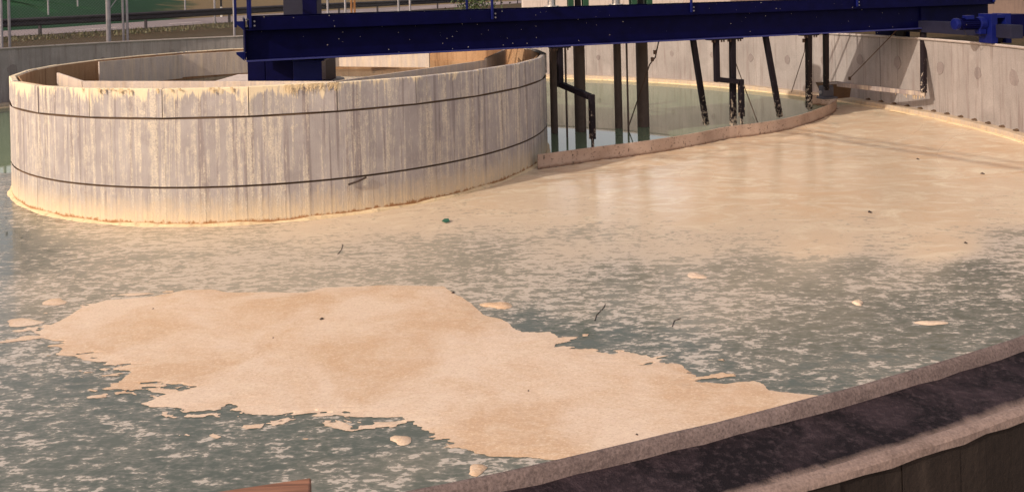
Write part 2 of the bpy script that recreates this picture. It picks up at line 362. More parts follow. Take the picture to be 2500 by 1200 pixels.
def m_foamwater():
    t = NT('scummy_water'); d = t.attr('scum_cover')
    v = t.coord((1.0, 2.1, 1.0))
    n1 = t.noise(v, 7.0, 6, 0.6, 0.4); n2 = t.noise(v, 23, 4, 0.6, 0.3); n3 = t.noise(t.coord((0.6, 1.0, 1)), 1.1, 4, 0.6, 0.8)
    n = t.math('ADD', t.math('MULTIPLY', n1, 0.60), t.math('MULTIPLY', n2, 0.40))
    n = t.math('ADD', n, t.val(n3, 0.3, 0.7, -0.06, 0.06))
    thr = t.ramp(d, [(x, (y, y, y)) for x, y in ((0, .90), (0.08, 0.70), (0.35, 0.545), (0.6, 0.485), (0.85, 0.39), (1, .12))])
    df = t.math('SUBTRACT', n, thr)
    k = t.val(df, -0.022, 0.045, 0, 1, True)
    wisp = t.val(df, -0.11, 0.05, 0, 0.30)                                            # thin film round each patch
    k = t.math('MAXIMUM', k, t.math('MULTIPLY', wisp, t.val(d, 0.05, 0.3)))
    fine = t.noise(t.coord(), 90, 3, 0.7); mid = t.noise(t.coord((.8, 1.5, 1)), 2.6, 6, 0.68, 1.2); broad = t.noise(t.coord((.7, 1.2, 1)), .7, 4, .6, .6)
    foam = t.mix(t.val(d, 0.35, 0.95, 0, 1, True), (0.50, 0.455, 0.405), (0.66, 0.515, 0.37))
    foam = t.mix(t.math('MULTIPLY', t.val(mid, 0.50, 0.68, 0, 0.85), t.val(d, .6, .95)), foam, (0.82, 0.72, 0.54))
    foam = t.mix(t.math('MULTIPLY', t.val(t.math('ADD', mid, t.val(broad, .3, .7, -.08, .08)), 0.52, 0.34, 0, 0.75), t.val(d, .8, 1)), foam, (0.62, 0.405, 0.235))
    foam = t.mix(t.val(fine, 0.42, 0.70, 0, 0.25), foam, (0.40, 0.31, 0.22))
    foam = t.mix(t.val(t.noise(v, 38, 5, .75, .4), .60, .72, 0, .5), foam, (0.36, 0.29, 0.215))
    film = t.mix(t.ramp(d, [(x, (y, y, y)) for x, y in ((.38, .0), (.48, .22), (.62, .66), (.9, .94))]), t.mix(t.val(d, .01, .15), t.mix(n3, (0.15, 0.205, 0.125), (0.185, 0.24, 0.155)), t.mix(n3, (0.080, 0.094, 0.082), (0.115, 0.130, 0.108))), (0.43, 0.38, 0.295))
    c = t.mix(k, film, foam); t.col(c)
    t.rough(t.math('ADD', t.val(k, 0, 1, 0.03, 0.11), t.val(d, .93, 1.0, 0, .25))); t.b.inputs['IOR'].default_value = 1.33
    t.l(t.val(k, 0, 1, 0.5, 0.6), t.b.inputs['Specular IOR Level'])
    h = t.math('ADD', t.math('MULTIPLY', k, 0.3), t.math('MULTIPLY', t.math('MULTIPLY', fine, k), 0.2))
    h = t.math('ADD', h, t.math('MULTIPLY', t.math('MULTIPLY', mid, t.val(d, .8, 1)), 1.2))
    t.bump(h, 0.2, 0.02); return t.m
M['foamwater'] = m_foamwater()
def m_raft():
    t = NT('raft_scum'); fine = t.noise(t.coord((1, 1.5, 1)), 52, 5, 0.8); mid = t.noise(t.coord(), 1.3, 5, 0.6, 0.5); grain = t.noise(t.coord(), 260, 2, 0.6)
    c = t.mix(t.val(mid, 0.40, 0.60), (0.60, 0.40, 0.25), (0.72, 0.555, 0.425))
    c = t.mix(t.val(t.noise(t.coord((.7, 1.3, 1)), 6, 6, .7, .8), .46, .70, 0, .45), c, (.78, .64, .49))
    c = t.mix(t.val(fine, 0.53, 0.68, 0, 0.75), c, (0.86, 0.72, 0.53))
    c = t.mix(t.val(fine, 0.47, 0.32, 0, 0.7), c, (0.44, 0.295, 0.19))
    c = t.mix(t.val(t.noise(t.coord((1, 1.6, 1)), 34, 4, .7), .66, .74, 0, .5), c, (.36, .27, .2))
    c = t.mix(t.val(grain, 0.4, 0.75, 0, 0.25), c, (0.52, 0.36, 0.24))
    t.col(c); t.rough(0.24); t.b.inputs['Specular IOR Level'].default_value = 0.6
    t.bump(t.math('ADD', fine, t.math('MULTIPLY', grain, 0.5)), 0.12, 0.006); return t.m
M['raft'] = m_raft()
def m_clearwater():
    t = NT('clear_water'); n = t.noise(t.coord((1, 1.6, 1)), 2.0, 3)
    t.col((0.15, 0.16, 0.14)); t.rough(0.04); t.b.inputs['IOR'].default_value = 1.33; t.bump(n, 0.03, 0.02); return t.m
M['clear'] = m_clearwater()
def m_ground(name, a, b, c_):
    t = NT(name); n = t.noise(t.coord(), 1.5, 6, 0.7); f = t.noise(t.coord(), 14, 5, 0.75)
    k = t.mix(t.val(n, 0.35, 0.65), a, b); k = t.mix(t.val(f, 0.5, 0.7), k, c_)
    t.col(k); t.rough(0.95); t.b.inputs['Specular IOR Level'].default_value = 0.15; t.bump(f, 0.6, 0.05); return t.m
M['verge'] = m_ground('verge_soil', (0.038, 0.032, 0.013), (0.075, 0.046, 0.025), (0.125, 0.085, 0.05))
M['asphalt'] = m_ground('asphalt', (0.21, 0.175, 0.18), (0.25, 0.21, 0.215), (0.19, 0.16, 0.16))
M['marking'] = paint('road_paint', (0.72, 0.66, 0.60), (0.78, 0.72, 0.66), 0.7)
def m_field():
    t = NT('field_grass'); n = t.noise(t.coord(), 0.35, 6, 0.65); f = t.noise(t.coord((1, 1, 1)), 9, 4, 0.7); d = t.attr('scum_cover')
    g = t.mix(t.val(f, 0.35, 0.7), (0.007, 0.034, 0.014), (0.013, 0.05, 0.022))
    br = t.mix(t.val(f, 0.35, 0.7), (0.22, 0.15, 0.085), (0.11, 0.085, 0.04))
    k = t.val(t.math('ADD', d, t.val(n, 0.2, 0.8, -0.28, 0.28)), 0.42, 0.58)
    t.col(t.mix(k, g, br)); t.rough(0.95); t.b.inputs['Specular IOR Level'].default_value = 0.1; t.bump(f, 0.8, 0.1); return t.m
M['field'] = m_field()
def m_leaf(name, c, c2):
    t = NT(name); n = t.noise(t.coord(), 6, 3); t.col(t.mix(t.val(n, 0.3, 0.7), c, c2)); t.rough(0.6); return t.m
M['leaf'] = m_leaf('bush_leaves', (0.035, 0.06, 0.018), (0.085, 0.11, 0.03))
M['grass'] = m_leaf('verge_grass', (0.055, 0.07, 0.022), (0.13, 0.10, 0.045))
M['leafgreen'] = m_leaf('fallen_leaf', (0.015, 0.085, 0.055), (0.025, 0.11, 0.07))
M['twig'] = m_leaf('dark_twig', (0.03, 0.018, 0.014), (0.05, 0.03, 0.022))

# ================================================================== SETTING
# guardrail line in plan with the level of the road beside it
GL = [(-60, -4, 1.05), (-33, 19, 1.20), (-19.7, 30, 1.32), (-12.6, 36.4, 1.56), (-7.0, 50, 1.66), (3, 76, 1.8), (25, 130, 2.0)]
def gpoint(s):                                      # s metres along the line
    for (a, b) in zip(GL[:-1], GL[1:]):
        L = math.hypot(b[0] - a[0], b[1] - a[1])
        if s <= L or b is GL[-1]:
            k = s / L; return Vector((a[0] + (b[0] - a[0]) * k, a[1] + (b[1] - a[1]) * k, a[2] + (b[2] - a[2]) * k)), Vector((b[0] - a[0], b[1] - a[1], 0)).normalized()
        s -= L
GLEN = sum(math.hypot(b[0] - a[0], b[1] - a[1]) for a, b in zip(GL[:-1], GL[1:]))
def gsmooth(s, n=7, r=5.0):
    ps = [gpoint(min(max(s + (i - n // 2) / (n // 2) * r, 0), GLEN)) for i in range(n)]
    p = sum((q[0] for q in ps), Vector()) / n; d = sum((q[1] for q in ps), Vector()).normalized()
    return p, Vector((-d.y, d.x, 0)), d             # normal points away from the tank (left / far)
def goff(s, off, dz=0.0):
    p, nn, d = gsmooth(s); q = p + nn * off; return Vector((q.x, q.y, p.z + dz))
def gh(x, y):                                       # ground level between tank and road
    base = 1.36 + max(min((x + 19.7) * 0.006, 0.06), -0.25)
    k = min(max((y - 5) / 9, 0), 1); return 0.75 * (1 - k) + base * k - 0.08
m = MB(); NA, RR = 160, [11.85, 12.4, 13.2, 14.5, 16.5, 19, 22, 26, 32, 40, 60, 100, 300, 1500]
for i in range(NA):
    for R in RR:
        p = pol(R, 2 * math.pi * i / NA); m.v.append((p.x, p.y, gh(p.x, p.y) - (0.0 if R < 26 else min((R - 26) * 0.02, 0.5))))
K = len(RR)
for i in range(NA):
    j = (i + 1) % NA
    for k in range(K - 1): m.f.append((i * K + k, j * K + k, j * K + k + 1, i * K + k + 1)); m.t.append(0.5)
tag(m.build('ground', M['verge'], smooth=True), kind='structure')
def ribbon(name, offs, mat, s0=0, s1=None, n=90, dz=0.0, rise=None):
    s1 = s1 or GLEN; b = MB(); k = len(offs)
    for i in range(n + 1):
        s = s0 + (s1 - s0) * i / n
        for o in offs: b.v.append(tuple(goff(s, o, dz + (rise(o) if rise else 0))))
    for i in range(n):
        for j in range(k - 1): b.f.append((i * k + j, (i + 1) * k + j, (i + 1) * k + j + 1, i * k + j + 1)); b.t.append(0.5)
    return b.build(name, mat, smooth=True)
tag(ribbon('verge', [-5.0, -2.5, -0.6, 0.62], M['verge'], dz=0.0, rise=lambda o: -0.25 if o < -4 else 0), kind='structure')
road = tag(ribbon('road', [0.6, 3.5, 6.5, 9.2], M['asphalt'], dz=0.02), kind='structure')
s = 6.0
dash0 = None
while s < GLEN - 40:
    b = MB(); q = [goff(s, 3.55, 0.026), goff(s, 3.75, 0.026), goff(s + 2.0, 3.75, 0.026), goff(s + 2.0, 3.55, 0.026)]
    b.add(q, [(0, 1, 2, 3)]); b.build('lane_dash', M['marking'], road); s += 5.0
fo = [9.2, 10, 12, 15, 19, 24, 30, 40, 55, 80, 130, 220]
fld = ribbon('field', fo, M['field'], n=120, rise=lambda o: 0.02 + max(o - 9.2, 0) * 0.105)
dd = []
for v in fld.data.vertices:
    x, y = image(np.array([[v.co.x, max(v.co.y, 1), v.co.z]]))
    dd.append(min(max((x[0] - 250) / 340.0 * 0.9, 0.0), 1.0))   # bare earth begins where the path leaves the road
at = fld.data.attributes.new('scum_cover', 'FLOAT', 'POINT'); at.data.foreach_set('value', dd)
tag(fld, kind='structure')

# ------------------------------------------------------------------ tank water and floating scum
ctrl = [(2100,300,1),(2400,400,1),(2480,370,1),(1700,430,.98),(1500,450,.95),(1330,430,.92),(1400,520,.82),(1700,520,.89),(2000,480,.93),(2300,520,.91),(2480,500,.84),(2490,600,.5),
 (2300,600,.86),(2000,600,.84),(1700,590,.72),(1400,590,.66),(1200,480,.86),(1000,520,.80),(800,560,.74),(500,575,.66),(300,570,.62),(150,560,.55),(60,540,.4),(15,560,.3),
 (300,640,.58),(600,640,.62),(900,630,.60),(1200,620,.56),(1500,680,.5),(1800,660,.55),(2100,660,.52),(2400,660,.38),(2450,760,.34),(2250,760,.38),(2000,750,.48),(1700,760,.54),
 (1400,760,.50),(1250,700,.54),(1500,850,.34),(1700,880,.40),(1900,880,.42),(2100,860,.42),(2250,850,.42),(100,700,.52),(30,640,.35),(50,860,.42),(20,950,.40),(150,1000,.40),
 (300,1100,.40),(600,1080,.38),(100,1150,.40),(800,1150,.42),(1000,1130,.46),(1200,1100,.42),(900,1060,.30),(500,1015,.30),(700,1050,.26),(300,950,.34),(1340,800,.28),(1430,840,.26),(1640,900,.26),(1900,960,.3),(400,1190,.34),(1100,1180,.4)]
ctrl = np.array(ctrl, float)
bf_px = [(1313,413),(1460,392),(1540,382),(1620,370),(1700,356),(1780,339),(1850,330),(1908,320),(1960,307),(2004,290),(2030,278),(2042,266)]
bf = [onh(x, y, 0.0) for x, y in bf_px]
bfx = np.array([p.x for p in bf]); bfy = np.array([p.y for p in bf])
def density(X, Y):
    px, py = image(np.stack([X, np.maximum(Y, 0.4), np.zeros_like(X)], 1))
    num = np.zeros_like(px); den = np.zeros_like(px)
    for cx_, cy_, d_ in ctrl:
        r2 = ((px - cx_) / 1.0) ** 2 + ((py - cy_) * 2.4) ** 2; w = 1 / (r2 + 900.0) ** 1.6; num += w * d_; den += w
    d = num / den
    yb = np.interp(X, bfx, bfy)
    behind = ((X > bfx[0] - .02) & (X <= bfx[-1]) & (Y > yb)) | ((X > bfx[-1]) & (Y > bfy[-1] + 0.5 + (X - bfx[-1]) * 0.1))
    left = (X <= bfx[0] - .02) & (Y > CY - 1.0) 
    d = np.where(behind | left, 0.0, d)
    return np.clip(d, 0, 1)
cell = 0.06
xs = np.arange(CX - 12.0, CX + 12.0, cell); ys = np.arange(0.7, CY + 12.0, cell)
GX, GY = np.meshgrid(xs, ys); X = GX.ravel(); Y = GY.ravel()
D = density(X, Y)
def fbm(X, Y, sc, seed, oct=4):
    r = np.random.default_rng(seed); out = np.zeros_like(X)
    for o in range(oct):
        acc = np.zeros_like(X)
        for k in range(6):
            a = r.uniform(0, 2 * math.pi); f = sc * 2 ** o * r.uniform(.6, 1.5); acc += np.sin(X * math.cos(a) * f + Y * math.sin(a) * f + r.uniform(0, 6.28))
        out += acc / 6 / 1.7 ** o
    return out
# wrinkled folds of scum pushed up along the board
yb = np.interp(X, bfx, bfy); ahead = np.clip((yb - Y), 0, 9)
near_board = np.exp(-((ahead - 0.55) / 0.55) ** 2) * ((X > bfx[0] - 0.3) & (X < bfx[-1] + 2)) * (Y < yb)
wr = fbm(X * 0.8 + Y * 0.3, Y * 1.6 - X * 0.5, 5.0, 3, 4)
Z = np.where(D > 0.8, np.clip((D - 0.8) * 5, 0, 1) * (0.010 * fbm(X, Y, 2.2, 5, 4) + 0.055 * near_board * np.clip(wr, -0.3, 1.2)), 0.0)
Z = np.where(D > 0.8, Z + 0.006 * np.clip((D - .8) * 5, 0, 1), Z)
nx, ny = len(xs), len(ys)
idx = (np.arange(ny - 1)[:, None] * nx + np.arange(nx - 1)[None, :]).ravel()
fx, fy = X[idx] + cell / 2, Y[idx] + cell / 2; R = np.hypot(fx - CX, fy - CY)
keep = (R < 11.80) & (R > 3.9)
dense = (D[idx] > 0.86)
def grid_obj(name, sel, mat, vx, vy, vz, vd, stride, smooth=True):
    f = idx_f = sel; q = np.stack([f, f + 1, f + 1 + stride, f + stride], 1)
    u, inv = np.unique(q, return_inverse=True)
    me = bpy.data.meshes.new(name); me.from_pydata(np.stack([vx[u], vy[u], vz[u]], 1).tolist(), [], inv.reshape(-1, 4).tolist())
    a = me.attributes.new('scum_cover', 'FLOAT', 'POINT'); a.data.foreach_set('value', vd[u].astype(np.float32))
    if smooth: me.shade_smooth()
    me.materials.append(mat); o = bpy.data.objects.new(name, me); col.objects.link(o); return o
tag(grid_obj('water', idx[keep & ~dense], M['foamwater'], X, Y, Z, D, nx), kind='structure')
tag(grid_obj('foam_blanket', idx[keep & dense], M['foamwater'], X, Y, Z, D, nx),
    'wide pale cream blanket of scum spread over the water before the curved board', 'foam', kind='stuff')

# thick raft in the foreground
raft_px = [(60,792),(100,800),(144,779),(200,746),(258,729),(375,719),(450,704),(512,702),(554,710),(600,709),(652,710),(742,710),(792,698),(868,696),(940,692),(1084,694),(1105,709),(1149,736),(1181,763),(1224,775),(1275,808),
 (1340,808),(1375,838),(1460,862),(1500,862),(1520,855),(1580,868),(1650,884),(1665,900),(1700,918),(1760,924),(1840,922),(1866,930),(1880,945),(1940,955),(2010,962),(2060,990),(1700,1150),(1450,1125),
 (1380,1108),(1330,1104),(1280,1092),(1225,1088),(1160,1075),(1130,1060),(1090,1056),(1050,1052),(1020,1035),(960,1020),(900,1012),(830,1018),(780,1025),(740,1030),(700,1034),(640,1028),(590,1022),(600,1005),(585,995),(560,985),(520,1000),(450,1003),(400,990),(380,982),(408,958),(350,948),(255,946),(292,908),(270,884),(200,868),(150,852),(95,818)]
rp = np.array([[*onh(x, y, 0.015)][:2] for x, y in raft_px])
cell2 = 0.008
rx = np.arange(-4.4, 3.0, cell2); ry = np.arange(3.3, 7.6, cell2); ry = ry[(ry > rp[:, 1].min() - .1) & (ry < rp[:, 1].max() + .1)]
rx = rx[(rx > rp[:, 0].min() - .1) & (rx < rp[:, 0].max() + .1)]
QX, QY = np.meshgrid(rx, ry); qx = QX.ravel(); qy = QY.ravel()
def sdf(px, py, poly):                                  # signed distance, positive inside
    n = len(poly); dmin = np.full(px.shape, 1e9); ins = np.zeros(px.shape, bool)
    for i in range(n):
        ax, ay = poly[i]; bx, by = poly[(i + 1) % n]
        ex, ey = bx - ax, by - ay; wx, wy = px - ax, py - ay
        tt = np.clip((wx * ex + wy * ey) / (ex * ex + ey * ey + 1e-12), 0, 1)
        dmin = np.minimum(dmin, (wx - tt * ex) ** 2 + (wy - tt * ey) ** 2)
        c = ((ay > py) != (by > py)) & (px < ex * (py - ay) / (by - ay + 1e-12) + ax); ins ^= c
    return np.where(ins, 1, -1) * np.sqrt(dmin)
sd = sdf(qx, qy, rp)
front = np.clip((6.15 - qy) / 1.0, 0, 1) * np.clip((1.55 - qx) / .5, .25, 1)     # the edge towards the camera is the frayed one
u_, v_ = qx + .06 * fbm(qx, qy, 6, 31, 3), qy + .05 * fbm(qx, qy, 7, 32, 3)
fray = (0.05 * fbm(u_ * .55, v_ * 1.9, 13, 21, 6) + 0.11 * fbm(u_ * .5, v_ * 2.0, 5.2, 22, 6)) * front + .012 * fbm(qx, qy, 11, 25, 4)
sdn = sd + fray
rents = .20 - fbm(u_ * .5, v_ * 2.3, 12, 23, 5) * .42 + np.clip(sdn, 0, 1) * 1.25      # slits and rents close to that edge
sdn = np.where(front > .05, np.minimum(sdn, rents), sdn)
isl = .115 * fbm(u_ * .62, v_ * 2.1, 15, 27, 5) - .028 - .30 * np.clip(-sd, 0, 2)      # torn-off scraps drifting next to it
sdn = np.where((front > .3) | (qx < -3.0), np.maximum(sdn, isl), sdn)
sdn = np.minimum(sdn, 11.70 - np.hypot(qx - CX, qy - CY))
rnx, rny = len(rx), len(ry)
F = sdn.reshape(rny, rnx); gy_, gx_ = np.gradient(F, cell2); g2 = gx_ ** 2 + gy_ ** 2 + 1e-3
out = F < 0; lim = 1.1 * cell2
mx = np.where(out, np.clip(-F * gx_ / g2, -lim, lim), 0).ravel(); my = np.where(out, np.clip(-F * gy_ / g2, -lim, lim), 0).ravel()
inside = (sdn > 0)
qz = 0.003 + 0.004 * np.clip(sdn / 0.12, 0, 1) + 0.0012 * fbm(qx, qy, 19, 24, 4) * np.clip(sdn / .05, 0, 1)
ridx = (np.arange(rny - 1)[:, None] * rnx + np.arange(rnx - 1)[None, :]).ravel()
rk = ridx[inside[ridx].astype(int) + inside[ridx + 1] + inside[ridx + rnx] + inside[ridx + rnx + 1] >= 2]
qx = qx + mx; qy = qy + my
tag(grid_obj('foam_raft', rk, M['raft'], qx, qy, qz, np.clip(sdn, 0, 1), rnx),
    'large peach coloured raft of thick scum floating in the foreground', 'foam', kind='stuff')

# ================================================================== ROUND TANK WALL
RI, RO, TOP = 11.66, 11.862, 1.494
wall = thing('round_tank_wall', (CX, CY, 0), 'large round board marked concrete wall enclosing the whole settling tank', 'wall')
m = MB(); NB = 460
m.ring([(RI, -0.5), (RI, TOP - 0.042)], n=NB, jit=0.004, facets=True, seed=4)
m.build('inner_face', M['wall'], wall)
lip = MB(); n = 900; rr = random.Random(15)
lp = [(.004, -.045), (-.030, -.040), (-.036, -.016), (-.031, .001), (-.026, .005), (-.018, .003), (-.011, -.006), (-.006, -.032)]
wob = [0.0] * n; acc = 0
for i in range(n): acc = acc * .9 + rr.uniform(-.0016, .0016); wob[i] = acc
for i in range(n):
    for r_, z in lp: lip.v.append(tuple(pol(RI + r_ + wob[i] * (1 if r_ < .004 else .6), 2 * math.pi * i / n, TOP + z + rr.uniform(-.0012, .0012))))
for i in range(n):
    j = (i + 1) % n
    for k in range(8): lip.f.append((i * 8 + k, j * 8 + k, j * 8 + (k + 1) % 8, i * 8 + (k + 1) % 8)); lip.t.append(.5)
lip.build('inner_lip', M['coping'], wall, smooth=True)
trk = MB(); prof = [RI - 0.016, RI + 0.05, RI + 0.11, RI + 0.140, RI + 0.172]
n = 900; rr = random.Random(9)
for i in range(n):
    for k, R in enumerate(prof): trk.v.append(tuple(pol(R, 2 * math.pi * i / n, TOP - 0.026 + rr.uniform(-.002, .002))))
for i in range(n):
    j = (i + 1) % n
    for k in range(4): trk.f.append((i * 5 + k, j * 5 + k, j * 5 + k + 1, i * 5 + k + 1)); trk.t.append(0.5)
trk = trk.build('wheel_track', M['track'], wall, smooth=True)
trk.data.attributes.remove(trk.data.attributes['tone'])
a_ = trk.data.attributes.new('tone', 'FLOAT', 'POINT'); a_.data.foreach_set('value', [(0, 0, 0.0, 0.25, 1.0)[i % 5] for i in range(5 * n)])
kb = MB(); rr = random.Random(5); n = 1000; prof = [(.166, -0.05), (.168, -.0245), (.174, -.021), (.184, -.021), (.192, -.022), (.1985, -.027), (.200, -.040), (.19, -.042)]
for i in range(n):
    e_ = rr.uniform(-.004, .004)
    for k, (R, z) in enumerate(prof):
        jz = (rr.uniform(-.002, .002) + e_ * .8 if k >= 6 else rr.uniform(-.001, .001))
        kb.v.append(tuple(pol(RI + R + (rr.uniform(-.0025, .0025) if k >= 3 else 0), 2 * math.pi * i / n, TOP + z + jz)))
kl = len(prof)
for i in range(n):
    j = (i + 1) % n
    for k in range(kl): kb.f.append((i * kl + k, j * kl + k, j * kl + (k + 1) % kl, i * kl + (k + 1) % kl)); kb.t.append(0.5)
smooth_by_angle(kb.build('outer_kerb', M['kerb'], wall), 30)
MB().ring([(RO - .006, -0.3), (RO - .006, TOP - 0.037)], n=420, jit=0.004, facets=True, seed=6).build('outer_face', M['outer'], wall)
led = MB().ring([(RI + .02, -0.2), (RI - .17, -0.2), (RI - .175, 0.085), (RI - .16, 0.10), (RI + .02, 0.108)], n=360)
led.build('scum_ledge', M['ledge'], wall)
MB().ring([(RI - .173, 0.0), (RI - .215, 0.0), (RI - .205, 0.014), (RI - .173, 0.026)], n=360).build('scum_line', M['scumline'], wall)
# weir clips along the foot of the wall on the right
clip = MB()
for k in range(9):
    a = math.pi * k / 8; clip.v.append((0.045 * math.cos(a), 0, 0.036 * math.sin(a))); clip.v.append((0.045 * math.cos(a), -0.05, 0.026 * math.sin(a)))
for k in range(8): clip.f.append((2 * k, 2 * k + 2, 2 * k + 3, 2 * k + 1)); clip.t.append(.5)
clip.f.append(tuple(range(1, 18, 2))); clip.t.append(.5); clip.f.append(tuple(range(16, -1, -2))); clip.t.append(.5)
p0 = on_circle(2120, RI); ang0 = math.atan2(p0.x - CX, -(p0.y - CY)); c0 = None
for k in range(26):
    a = ang0 - k * 0.36 / RI; q = pol(RI - 0.004, a, 0.112)
    if c0 is None: c = c0 = clip.build('weir_clip', M['groove'], None, smooth=False)
    else: c = c0.copy(); col.objects.link(c)
    c.parent = wall; c.location = (q.x - CX, q.y - CY, q.z); c.rotation_euler = (0, 0, a + math.pi)
# square mortar patches over the formwork ties
for i, (px, py, sz) in enumerate([(1460,140,.13),(1640,131,.14),(1738,134,.13),(1832,141,.17),(1922,146,.18),(2010,148,.15),(2100,146,.19),(2192,152,.22),(2296,166,.22),(2388,178,.19),(2476,190,.24),(30,172,.26),(250,150,.2),(420,128,.16)]):
    q = on_circle(px, RI); a = math.atan2(q.x - CX, -(q.y - CY)); z = atd(px, py, q.y).z
    b = MB(); r_ = random.Random(i); N = 11; base = pol(RI - 0.0075, a, z); tv = Vector((math.cos(a), math.sin(a), 0))
    ins = Vector((CX, CY, 0)) - Vector((q.x, q.y, 0)); ins.normalize()
    ring_ = [base + tv * (sz * .5 * math.cos(2 * math.pi * k / N) * r_.uniform(.75, 1.1)) + Vector((0, 0, sz * .62 * math.sin(2 * math.pi * k / N) * r_.uniform(.8, 1.1))) for k in range(N)]
    b.v = [tuple(p) for p in ring_] + [tuple(p - ins * 0.02) for p in ring_]
    b.f = [tuple(range(N))] + [(k, (k + 1) % N, N + (k + 1) % N, N + k) for k in range(N)]; b.t = [.5] * len(b.f)
    b.build('mortar_patch', M['patch'], wall)

# ================================================================== CENTRAL DRUM
RD = 4.02
drum = thing('central_drum', (CX, CY, 0), 'round concrete inlet drum with two dark grooves and dried cream scum running down', 'tank')
MB().ring([(RD, -0.5), (RD, 0.421)], n=110, jit=0.0014, facets=True, seed=11).build('lower_band', M['drum'], drum)
MB().ring([(RD, 0.443), (RD, 1.200)], n=110, jit=0.0014, facets=True, seed=12).build('middle_band', M['drum'], drum)
for z0, z1 in ((0.414, 0.448), (1.192, 1.232)):
    MB().ring([(RD - .022, z0), (RD - .022, z1), (RD - .05, z1), (RD - .05, z0)], n=110).build('groove', M['groove'], drum)
MB().ring([(RD - .16, -0.5), (RD - .16, 1.20), (RD - .03, 1.20), (RD - .03, -.5)], n=110).build('inner_face', M['stain'], drum)
# shuttered upper panels: flat slabs with open joints
NP = 26; q = on_circle(609, RD, far=False); a609 = math.atan2(q.x - CX, -(q.y - CY)); da = 2 * math.pi / NP
for i in range(NP):
    b0, b1 = a609 + da * i + 0.0012, a609 + da * (i + 1) - 0.0012; r_ = random.Random(40 + i); o = r_.uniform(-.004, .006); zt = 1.548 + r_.uniform(-.004, .004)
    b = MB(); P = []
    for bb in (b0, b1):
        P += [pol(RD + .012 + o, bb, 1.224), pol(RD + .012 + o, bb, zt - .008), pol(RD + .002 + o, bb, zt), pol(RD - .055, bb, zt), pol(RD - .07, bb, zt - .02), pol(RD - .09, bb, 1.19)]
    # a handful of stations along the slab keeps the rim rough
    b.add(P, [(k, 6 + k, 6 + (k + 1) % 6, (k + 1) % 6) for k in range(6)] + [(0, 1, 2, 3, 4, 5), (11, 10, 9, 8, 7, 6)], r_.random())
    b.build('rim_panel', M['drum_top'], drum)
col_ = MB(); n = 220; r_ = random.Random(3); prof = [(-.01, .02), (.02, .045), (.05, .03), (.075, .004)]
for i in range(n):
    wv = 1 + 0.45 * math.sin(i * .7) * math.sin(i * .23) + r_.uniform(-.2, .2)
    for dr, z in ((-.01, .030 * wv), (.010 * wv, .022 * wv), (.030 * wv, .010), (.036 * wv, -.01)): col_.v.append(tuple(pol(RD + dr, 2 * math.pi * i / n, z)))
for i in range(n):
    j = (i + 1) % n
    for k in range(3): col_.f.append((i * 4 + k, j * 4 + k, j * 4 + k + 1, i * 4 + k + 1)); col_.t.append(.5)
col_.build('scum_line', M['scumline'], drum, smooth=True)
MB().ring([(RD - .094, 1.0), (RD - .094, 1.538), (RD - .106, 1.538), (RD - .106, 1.0)], a609, a609 + 2 * math.pi, 26).build('rim_lining', M['stain'], drum)
# lumps and dribbles of dried scum hanging over the rim (each a thin ragged tongue)
dr = MB(); r_ = random.Random(77)
def tongue(a, w, L, z0=1.552, lean=0.0):
    n = 7; pts = []
    for k in range(n):
        f = k / (n - 1); ww = w * (1 - f) ** 0.7 * r_.uniform(.7, 1.2) + .004; aa = a + lean * f * L / RD + r_.uniform(-.003, .003)
        th = .006 * (1 - .6 * f) * r_.uniform(.7, 1.3)
        pts.append((aa - ww / RD / 2, aa, aa + ww / RD / 2, z0 - L * f, th))
    vs = []
    for a0, a1, a2, z, th in pts:
        rr_ = RD + .014; vs += [pol(rr_, a0, z), pol(rr_ + th, a1, z), pol(rr_, a2, z)]
    fs = []
    for k in range(n - 1): fs += [(3 * k, 3 * k + 1, 3 * k + 4, 3 * k + 3), (3 * k + 1, 3 * k + 2, 3 * k + 5, 3 * k + 4)]
    dr.add(vs, fs)
def px_ang(px):
    q = on_circle(px, RD, far=False); return math.atan2(q.x - CX, -(q.y - CY))
for px0, px1, nn, lmin, lmax in ((195, 330, 9, .02, .09), (330, 640, 8, .02, .08), (690, 830, 40, .02, .11)):
    for _ in range(nn):
        tongue(px_ang(r_.uniform(px0, px1)), r_.uniform(.012, .05), r_.uniform(lmin, lmax), lean=r_.uniform(-.1, .5) if px0 < 600 else r_.uniform(-.5, .2))
tag(dr.build('scum_dribble', M['scumline'], drum, smooth=True), kind='stuff')
# inner baffle plates, a broken hexagon
hexp = thing('baffle_ring', (CX, CY, 1.0), 'broken hexagon of upright cream plates standing inside the concrete drum rim', 'baffle')
def hp(deg, R): return pol(R, math.radians(deg))
for (a0, r0, a1, r1, z0, z1) in ((-74, 3.55, -43.5, 3.28, 1.02, 1.50), (-43.5, 3.28, 22, 3.42, 1.02, 1.50), (22, 3.42, 80, 3.10, 1.02, 1.50), (80, 3.10, 112, 3.60, 1.02, 1.53), (-98, 3.62, -124, 3.30, 1.10, 1.545), (-124, 3.30, -178, 3.35, 1.12, 1.55), (-178, 3.35, -215, 3.2, 1.12, 1.50)):
    p, q = hp(a0, r0), hp(a1, r1); d = (q - p).normalized() * .003
    b = MB().bar(Vector((p.x, p.y, (z0 + z1) / 2)) + d, Vector((q.x, q.y, (z0 + z1) / 2)) - d, .035, z1 - z0); b.build('plate', M['plate'], hexp, bevel=.004)
